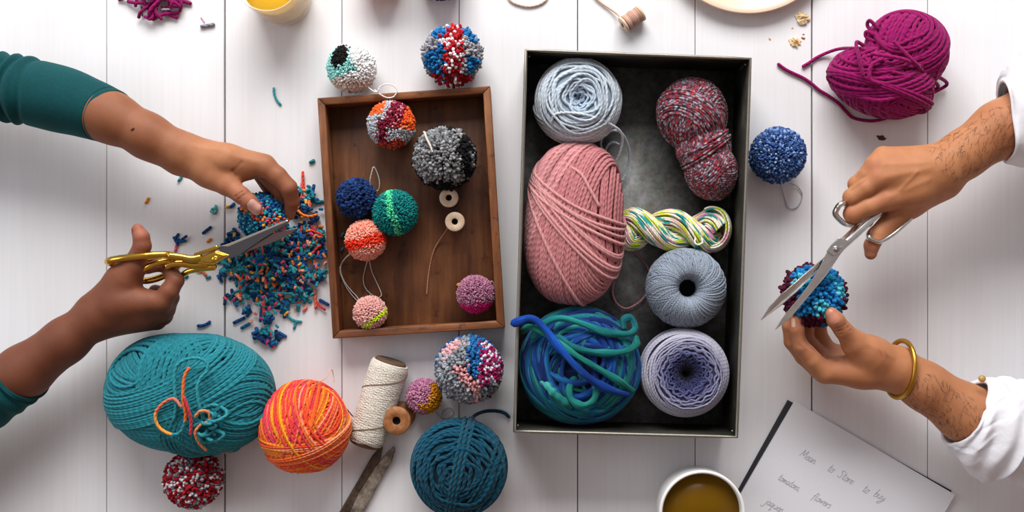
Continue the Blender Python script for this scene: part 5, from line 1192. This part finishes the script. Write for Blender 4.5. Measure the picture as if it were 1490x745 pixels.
flake('dark maroon bit on the table above the upper right hand', 1282, 200, 6.5, 9, col='4a1c1a', lump=True, cat='debris', name='dried_petal')

# notebook
nb0, nbx, nby = P(1157, 584, 8), vec((1157, 584, 8), (1390, 720, 8)), vec((1157, 584, 8), (1079, 712, 8))
nby = nrm(nby - nbx * (nby @ nbx)); Wn, Ln = 268, 330
nbk = thing('notebook', 'open notebook page with pencilled handwriting, black cover behind, lower right', 'notebook', P(1230, 700, 0))
def sheet(o0, ex, ey, w, l, z, th, col):
    p = [o0, o0 + ex * w, o0 + ex * w + ey * l, o0 + ey * l]; b = MB(); q = np.array(p); q[:, 2] = z; b.slab(q, th, h(col)); return b
cx_ = rotz(math.radians(1.3)) @ nbx; cy_ = rotz(math.radians(1.3)) @ nby
sheet(P(1146.5, 582, 3), cx_, cy_, 272, Ln + 4, 3.2, 3, '15131a').build('black_cover', simple('black_cover', h('17141a'), .55), nbk, bevel=.6)
paper = NT('paper'); n1 = paper.noise(900, 3, paper.obj()); paper.p(Base_Color=paper.ramp(n1, [(.3, h('e2e3e6')), (.7, h('eaebee'))]), Roughness=.75, Specular_IOR_Level=.2); M['paper'] = paper.mat
sheet(nb0, nbx, nby, Wn, Ln, 8, 4.6, 'e6e7ea').build('page_block', M['paper'], nbk, smooth=False)
GL = {  # pencil strokes per letter, unit = x-height
 'M': ([[(0, 0), (.25, 1.9), (.62, .5), (1.05, 1.9), (1.25, 0)]], 1.5), 'e': ([[(0, .5), (.55, .6), (.45, 1), (.1, .8), (.05, .2), (.4, 0), (.75, .3)]], .75),
 'a': ([[(.6, .9), (.2, 1), (0, .4), (.25, 0), (.6, .6), (.65, .9), (.6, .1), (.9, .25)]], .9), 'n': ([[(0, 1), (.05, 0), (.15, .6), (.45, 1), (.6, .6), (.6, .05), (.85, .2)]], .9),
 't': ([[(.3, 1.8), (.2, .3), (.35, 0), (.6, .2)], [(0, 1.1), (.6, 1.2)]], .65), 'o': ([[(.4, 1), (.05, .7), (.1, .1), (.5, .05), (.6, .7), (.35, 1), (.8, .9)]], .8),
 'S': ([[(.9, 1.7), (.5, 1.95), (.15, 1.6), (.6, 1), (.7, .3), (.3, 0), (-.1, .3)]], 1.05), 'r': ([[(0, .9), (.1, 0), (.15, .6), (.4, 1), (.6, .85)]], .65),
 'b': ([[(.15, 1.9), (.05, .1), (.4, 0), (.65, .5), (.35, .9), (.1, .5)]], .8), 'u': ([[(0, 1), (0, .25), (.25, 0), (.55, .3), (.6, 1), (.6, .1), (.85, .2)]], .9),
 'y': ([[(0, 1), (.05, .4), (.3, .25), (.55, .6)], [(.65, 1), (.45, -.4), (.1, -1), (-.25, -.8), (.3, -.2), (.9, .2)]], .95), 'm': ([[(0, 1), (.05, 0), (.2, .8), (.4, .9), (.42, .05), (.6, .8), (.8, .9), (.85, .05), (1.1, .2)]], 1.15),
 's': ([[(.5, .9), (.2, 1), (.1, .7), (.45, .4), (.3, 0), (0, .1)]], .65), ',': ([[(.1, .15), (.05, -.25)]], .35), 'f': ([[(.6, 1.7), (.35, 1.9), (.2, 1.2), (.1, -.6)], [(-.1, .9), (.5, 1)]], .65),
 'l': ([[(.2, 1.9), (.05, .2), (.3, 0), (.5, .2)]], .5), 'w': ([[(0, 1), (.1, .1), (.4, .8), (.6, .1), (.85, 1), (1.05, .9)]], 1.1), 'j': ([[(.3, 1), (.2, -.7), (-.1, -1), (-.4, -.7)], [(.35, 1.5), (.38, 1.55)]], .55),
 'q': ([[(.55, .9), (.15, 1), (.05, .3), (.35, .1), (.6, .9), (.5, -.9), (.75, -.5)]], .85), ' ': ([], .9)}
b = MB(); g = np.random.default_rng(60)
def write(txt, start, size, gap=0.0, adv=1.0):
    """start = (px,py) on the page; runs parallel to the page's top edge"""
    p0 = P(start[0], start[1], 8); x = 0
    for ch in txt:
        st, w = GL[ch]
        for s_ in st:
            q = np.array([p0 + nbx * (x + (u_ + .22 * v_) * size) * 1.0 - nby * (v_ * size) for u_, v_ in s_]); q[:, 2] = 8.25
            b.tubes(catmull(q, 10 * len(s_)) if len(s_) > 1 else q, 0.34, h('8f9097'), sides=4, aspect=.5)
        x += w * size * adv
S_ = 6.2
def word(*a):
    global b
    b = MB(); write(*a); b.build('handwritten_word', M['pencil'], nbk)
M['pencil'] = simple('pencil', h('a6a7ae'), .8)
word('Mean', (1163, 663), S_); word('to', (1203, 684), S_); word('Store', (1218, 693), S_); word('to', (1254, 714), S_); word('buy', (1271, 721), 6.6)
word('tomatoes,', (1131, 697), 5.4); word('flowers', (1181, 725), 5.8); word('jaquen', (1112, 732), 6)

# string at the top edge
t_ = MB(); t_.tubes(catmull(PP([(735, -14, 2), (742, 0, 2), (752, 6, 2), (768, 9.5, 2), (783, 7, 2), (794, 0, 2), (800, -14, 2)]), 60), 1.7, h('e2c2b2'), sides=7, pitch=6)
tag(t_.build('cord', M['thread'], None, P(768, 9, 0)), 'pale pink cord loop at the top edge, left of the rose thread spool', 'cord')

# ------------------------------------------------------------------ yarn clippings
g = np.random.default_rng(70)
CL = ['123f74', '17508a', '1a5c92', '2a8f9c', '3aa3ac', '1f7f90', 'e8603a', 'ef8a3a', 'e0485a', 'f2b04a', 'd83a7a', 'c8343e', '0f3260']
CW = [5, 4, 3, 4, 3, 3, 2.2, 1.4, 1.6, .6, .5, .7, 3]
cw_ = np.array(CW) / sum(CW)
def snip(b, c, L, r, a, tilt, bend, col):
    t = np.linspace(-.5, .5, 6)[:, None]; d = np.array([math.cos(a) * math.cos(tilt), math.sin(a) * math.cos(tilt), math.sin(tilt)]); s_ = np.array([-math.sin(a), math.cos(a), 0])
    b.tubes(c + d * t * L + s_ * bend * L * (4 * t * t - .5), r, h(col) * (1 + g.normal(0, .06)), up=[0.1, 0.2, 1], sides=6)
blobs = [(400, 386, 31, 26, 0, 620, 26), (428, 386, 23, 24, 0, 240, 18), (366, 394, 22, 18, 0, 170, 14), (350, 358, 12, 10, 0, 45, 8), (450, 298, 9, 18, 0, 70, 12), (458, 350, 8, 18, 0, 75, 12), (428, 300, 7, 9, 0, 26, 10), (415, 345, 20, 8, 0, 60, 12), (392, 448, 14, 18, 0, 80, 8), (358, 430, 16, 14, 0, 36, 6), (428, 425, 22, 12, 0, 50, 7), (385, 490, 11, 6, 0, 26, 5), (328, 388, 8, 14, 0, 26, 7)]
heap = MB()
BIG, SMALL, LONG = ['103e70', '145088', '1a5c96', '1f8494', '35a0aa', '1a7488', '0e3464'], ['ee6a3c', 'f28c3a', 'e65062', 'f2b04a', 'd83a7a', 'f0805e', 'f2a080', '3aa6b0', '2a90a0', '1a6ea0'], ['1a7a88', '2a8a94', 'e0483a', 'ee6a4a', '124c80', 'd8404a', '2f94a0']
def lim(x, y, e): return min(x, 462 + (y - 143) * .062 - e)
for bx_, by_, sx, sy, _, n, hh in blobs:
    k = 0
    while k < n:
        dx, dy = np.clip(g.normal(0, 1, 2), -1.9, 1.9); x, y = bx_ + dx * sx, by_ + dy * sy
        top = hh * math.exp(-(dx * dx + dy * dy) / 2.2); z = 2.2 + top * (.3 + .7 * g.random()); t_ = g.random()
        if t_ < .34:      # a little tuft of same-coloured ends
            c1 = BIG[g.integers(len(BIG))]; a0 = g.random() * 6.28
            for q in range(g.integers(4, 9)):
                L = 6 + 6 * g.random(); xx, yy = x + g.normal(0, 3.4), y + g.normal(0, 3.4); zz = max(2.2, z + g.normal(0, 2.2)); mt = math.asin(min(.95, max(0, zz - 2) / (L * .5 + .1)))
                snip(heap, P(lim(xx, yy, L * .5 + 1), yy, zz), L, 2.1 + .5 * g.random(), a0 + g.normal(0, .9), float(np.clip(g.normal(0, .6), -mt, mt)), g.normal(0, .1), c1 if g.random() < .8 else BIG[g.integers(len(BIG))]); k += 1
        elif t_ < .86:
            L = 3.5 + 4 * g.random(); snip(heap, P(lim(x, y, 4), y, z + 3.5), L, 1.9 + .5 * g.random(), g.random() * 6.28, 0, 0, SMALL[g.integers(len(SMALL))]); k += 1
        else:
            L = 16 + 18 * g.random(); snip(heap, P(lim(x, y, L * .5 + 2), y, z + 2), L, 1.8 + .4 * g.random(), 1.57 + g.normal(0, .6), 0, g.normal(0, .12), LONG[g.integers(len(LONG))]); k += 1
tag(heap.build('yarn_clippings', M['snip'], None, P(400, 380, 0)), 'heap of cut teal, navy and coral yarn clippings beside the wooden box', 'yarn clippings', kind='stuff')
def snippet(label, x, y, L, ang, col, group=None, r=2.0, bend=0.0, z=None):
    b = MB(); z = r * .95 if z is None else z; snip(b, P(x, y, z), L, r, math.radians(ang), 0, bend, col)
    return tag(b.build('yarn_snippet', M['snip'], None, P(x, y, z - r * .95)), label, 'yarn snippet', group)
snippet('teal snippet alone on the planks above the upper left hand, left of the aqua pom-pom', 402, 141, 27, -68, '3aa0a6', bend=.12, r=1.8)
snippet('small orange snippet alone on the planks below the upper left sleeve', 214, 292, 9, 60, 'f09a2a')
snippet('teal snippet on the planks just below the upper left wrist', 262, 260, 9, 55, '3a9aa2')
snippet('teal fluff on the planks touching the left of the wooden box, above the heap', 454, 235, 7, 30, '2a8a90', r=2.6)
snippet('navy snippet on the planks between gold scissors and upper thumb', 301, 335, 15, 38, '1a4478', r=2.3)
snippet('tiny orange snippet right above the gold scissors pivot', 304, 350, 7, 40, 'f0963a')
snippet('navy snippet lying alone above the big teal skein', 297, 472, 19, 18, '1a4a84', r=2.3, bend=.12)
snippet('navy snippet beside the lower left edge of the wooden box', 471.5, 440, 15, -30, '1a4480', r=2.3)
snippet('grey snippet near the top edge left of the juice glass', 302, 37, 19, 10, '8a8a94', r=2.8)
snippet('tiny pink thread above the grey snippet near the top edge', 295, 29, 9, -55, 'ec9ac0', r=.9)
snippet('teal snippet below the left side of the heap, by the coral snippets', 303, 404, 6, 20, '2a8a98')
snippet('coral snippet just below the gold scissors pivot', 297, 398, 9, -45, 'f07a4a')
snippet('orange snippet below the gold scissors, left of the coral one', 289, 395, 6, -10, 'f0933a')
snippet('tiny teal snippet under the gold scissors shank', 271, 403, 5, 40, '2a7a88')
for k, (x, y, a) in enumerate([(257, 344, 50), (262, 350, -20), (259, 352, 80), (266, 351, 10), (255, 349, -60), (268, 346, 35)]):
    snippet('navy snippet in the small cluster above the gold scissors handle', x, y, 9, a, '1a4a80', 'navy snippets clustered above the gold handle', 2.1, z=2 + k * .6)
snippet('pink snippet under the navy cluster above the gold scissors handle', 256, 361, 11, 80, 'e8607a')
for k, (x, y, a) in enumerate([(311, 303, 20), (314, 308, 60), (309, 309, -40), (315, 302, -70)]):
    snippet('pale teal snippet in the small tuft left of the upper thumb', x, y, 7, a, '58b0b4', 'pale teal snippets left of the thumb', 1.9, z=2 + k * .5)
snippet('navy snippet left of the upper thumb, beside the pale teal tuft', 338, 299, 8, 40, '1f5a92', r=2.6)
snippet('yellow snippet left of the upper thumb, beside the navy one', 331, 301, 5, 30, 'f0b040', r=2.3)
for k, (x, y, a, c_, L) in enumerate([(348, 466, 25, '1a4a80', 18), (357, 474, 30, '1f6a90', 14), (405, 489, -25, '1a4a84', 12), (411, 487, -30, '1c5088', 12), (395, 490, -35, '174478', 13), (402, 498, 70, '2a8a98', 9), (398, 503, 40, 'f07a6a', 7)]):
    nm = ['navy snippet at the left foot of the heap', 'dark teal snippet at the left foot of the heap', 'upper navy snippet at the bottom tip of the heap', 'right navy snippet at the bottom tip of the heap', 'left navy snippet at the bottom tip of the heap', 'teal snippet at the bottom tip of the heap', 'pink snippet at the bottom tip of the heap'][k]
    snippet(nm, x, y, L, a, c_, r=2.4)
snippet('long curved teal strand at the lower right of the heap', 424, 461, 32, -38, '2f8f9a', bend=.2)
snippet('teal snippet below the long curved strand of the heap', 429, 474, 9, 75, '2f8f9a')
snippet('pale pink snippet right of the heap, below the navy strands', 444, 449, 8, 60, 'f08a80', r=2.4)
snippet('light orange snippet right of the heap, below the navy strands', 432, 447, 8, 50, 'f2a87a', r=2.2)
snippet('long coral strand at the upper right of the heap below the index finger', 437, 285, 36, 80, 'ee5a50', bend=.1, r=1.6, z=8)
snippet('long teal strand at the upper right of the heap below the index finger', 443, 290, 40, -72, '2a8a9a', bend=-.15, r=1.9, z=9)
snippet('navy strand standing at the upper right of the heap', 455, 280, 22, 80, '1a4a84', r=2.4, z=10)
snippet('orange strand curving beside the wooden box at the right of the heap', 447, 312, 28, -10, 'f07a2a', bend=.2, r=2.0, z=16)
snippet('teal crumb of yarn inside the wooden box at its left wall', 498, 342, 7, 60, '2a7a80', z=8)
snippet('blue crumb of yarn inside the wooden box left of the peach pom-pom', 498, 363, 4, 60, '2a5a90', z=8)
snippet('orange crumb of yarn inside the wooden box beside the mauve pom-pom', 667.5, 414, 4, 20, 'f0903a', z=8, r=2.2)
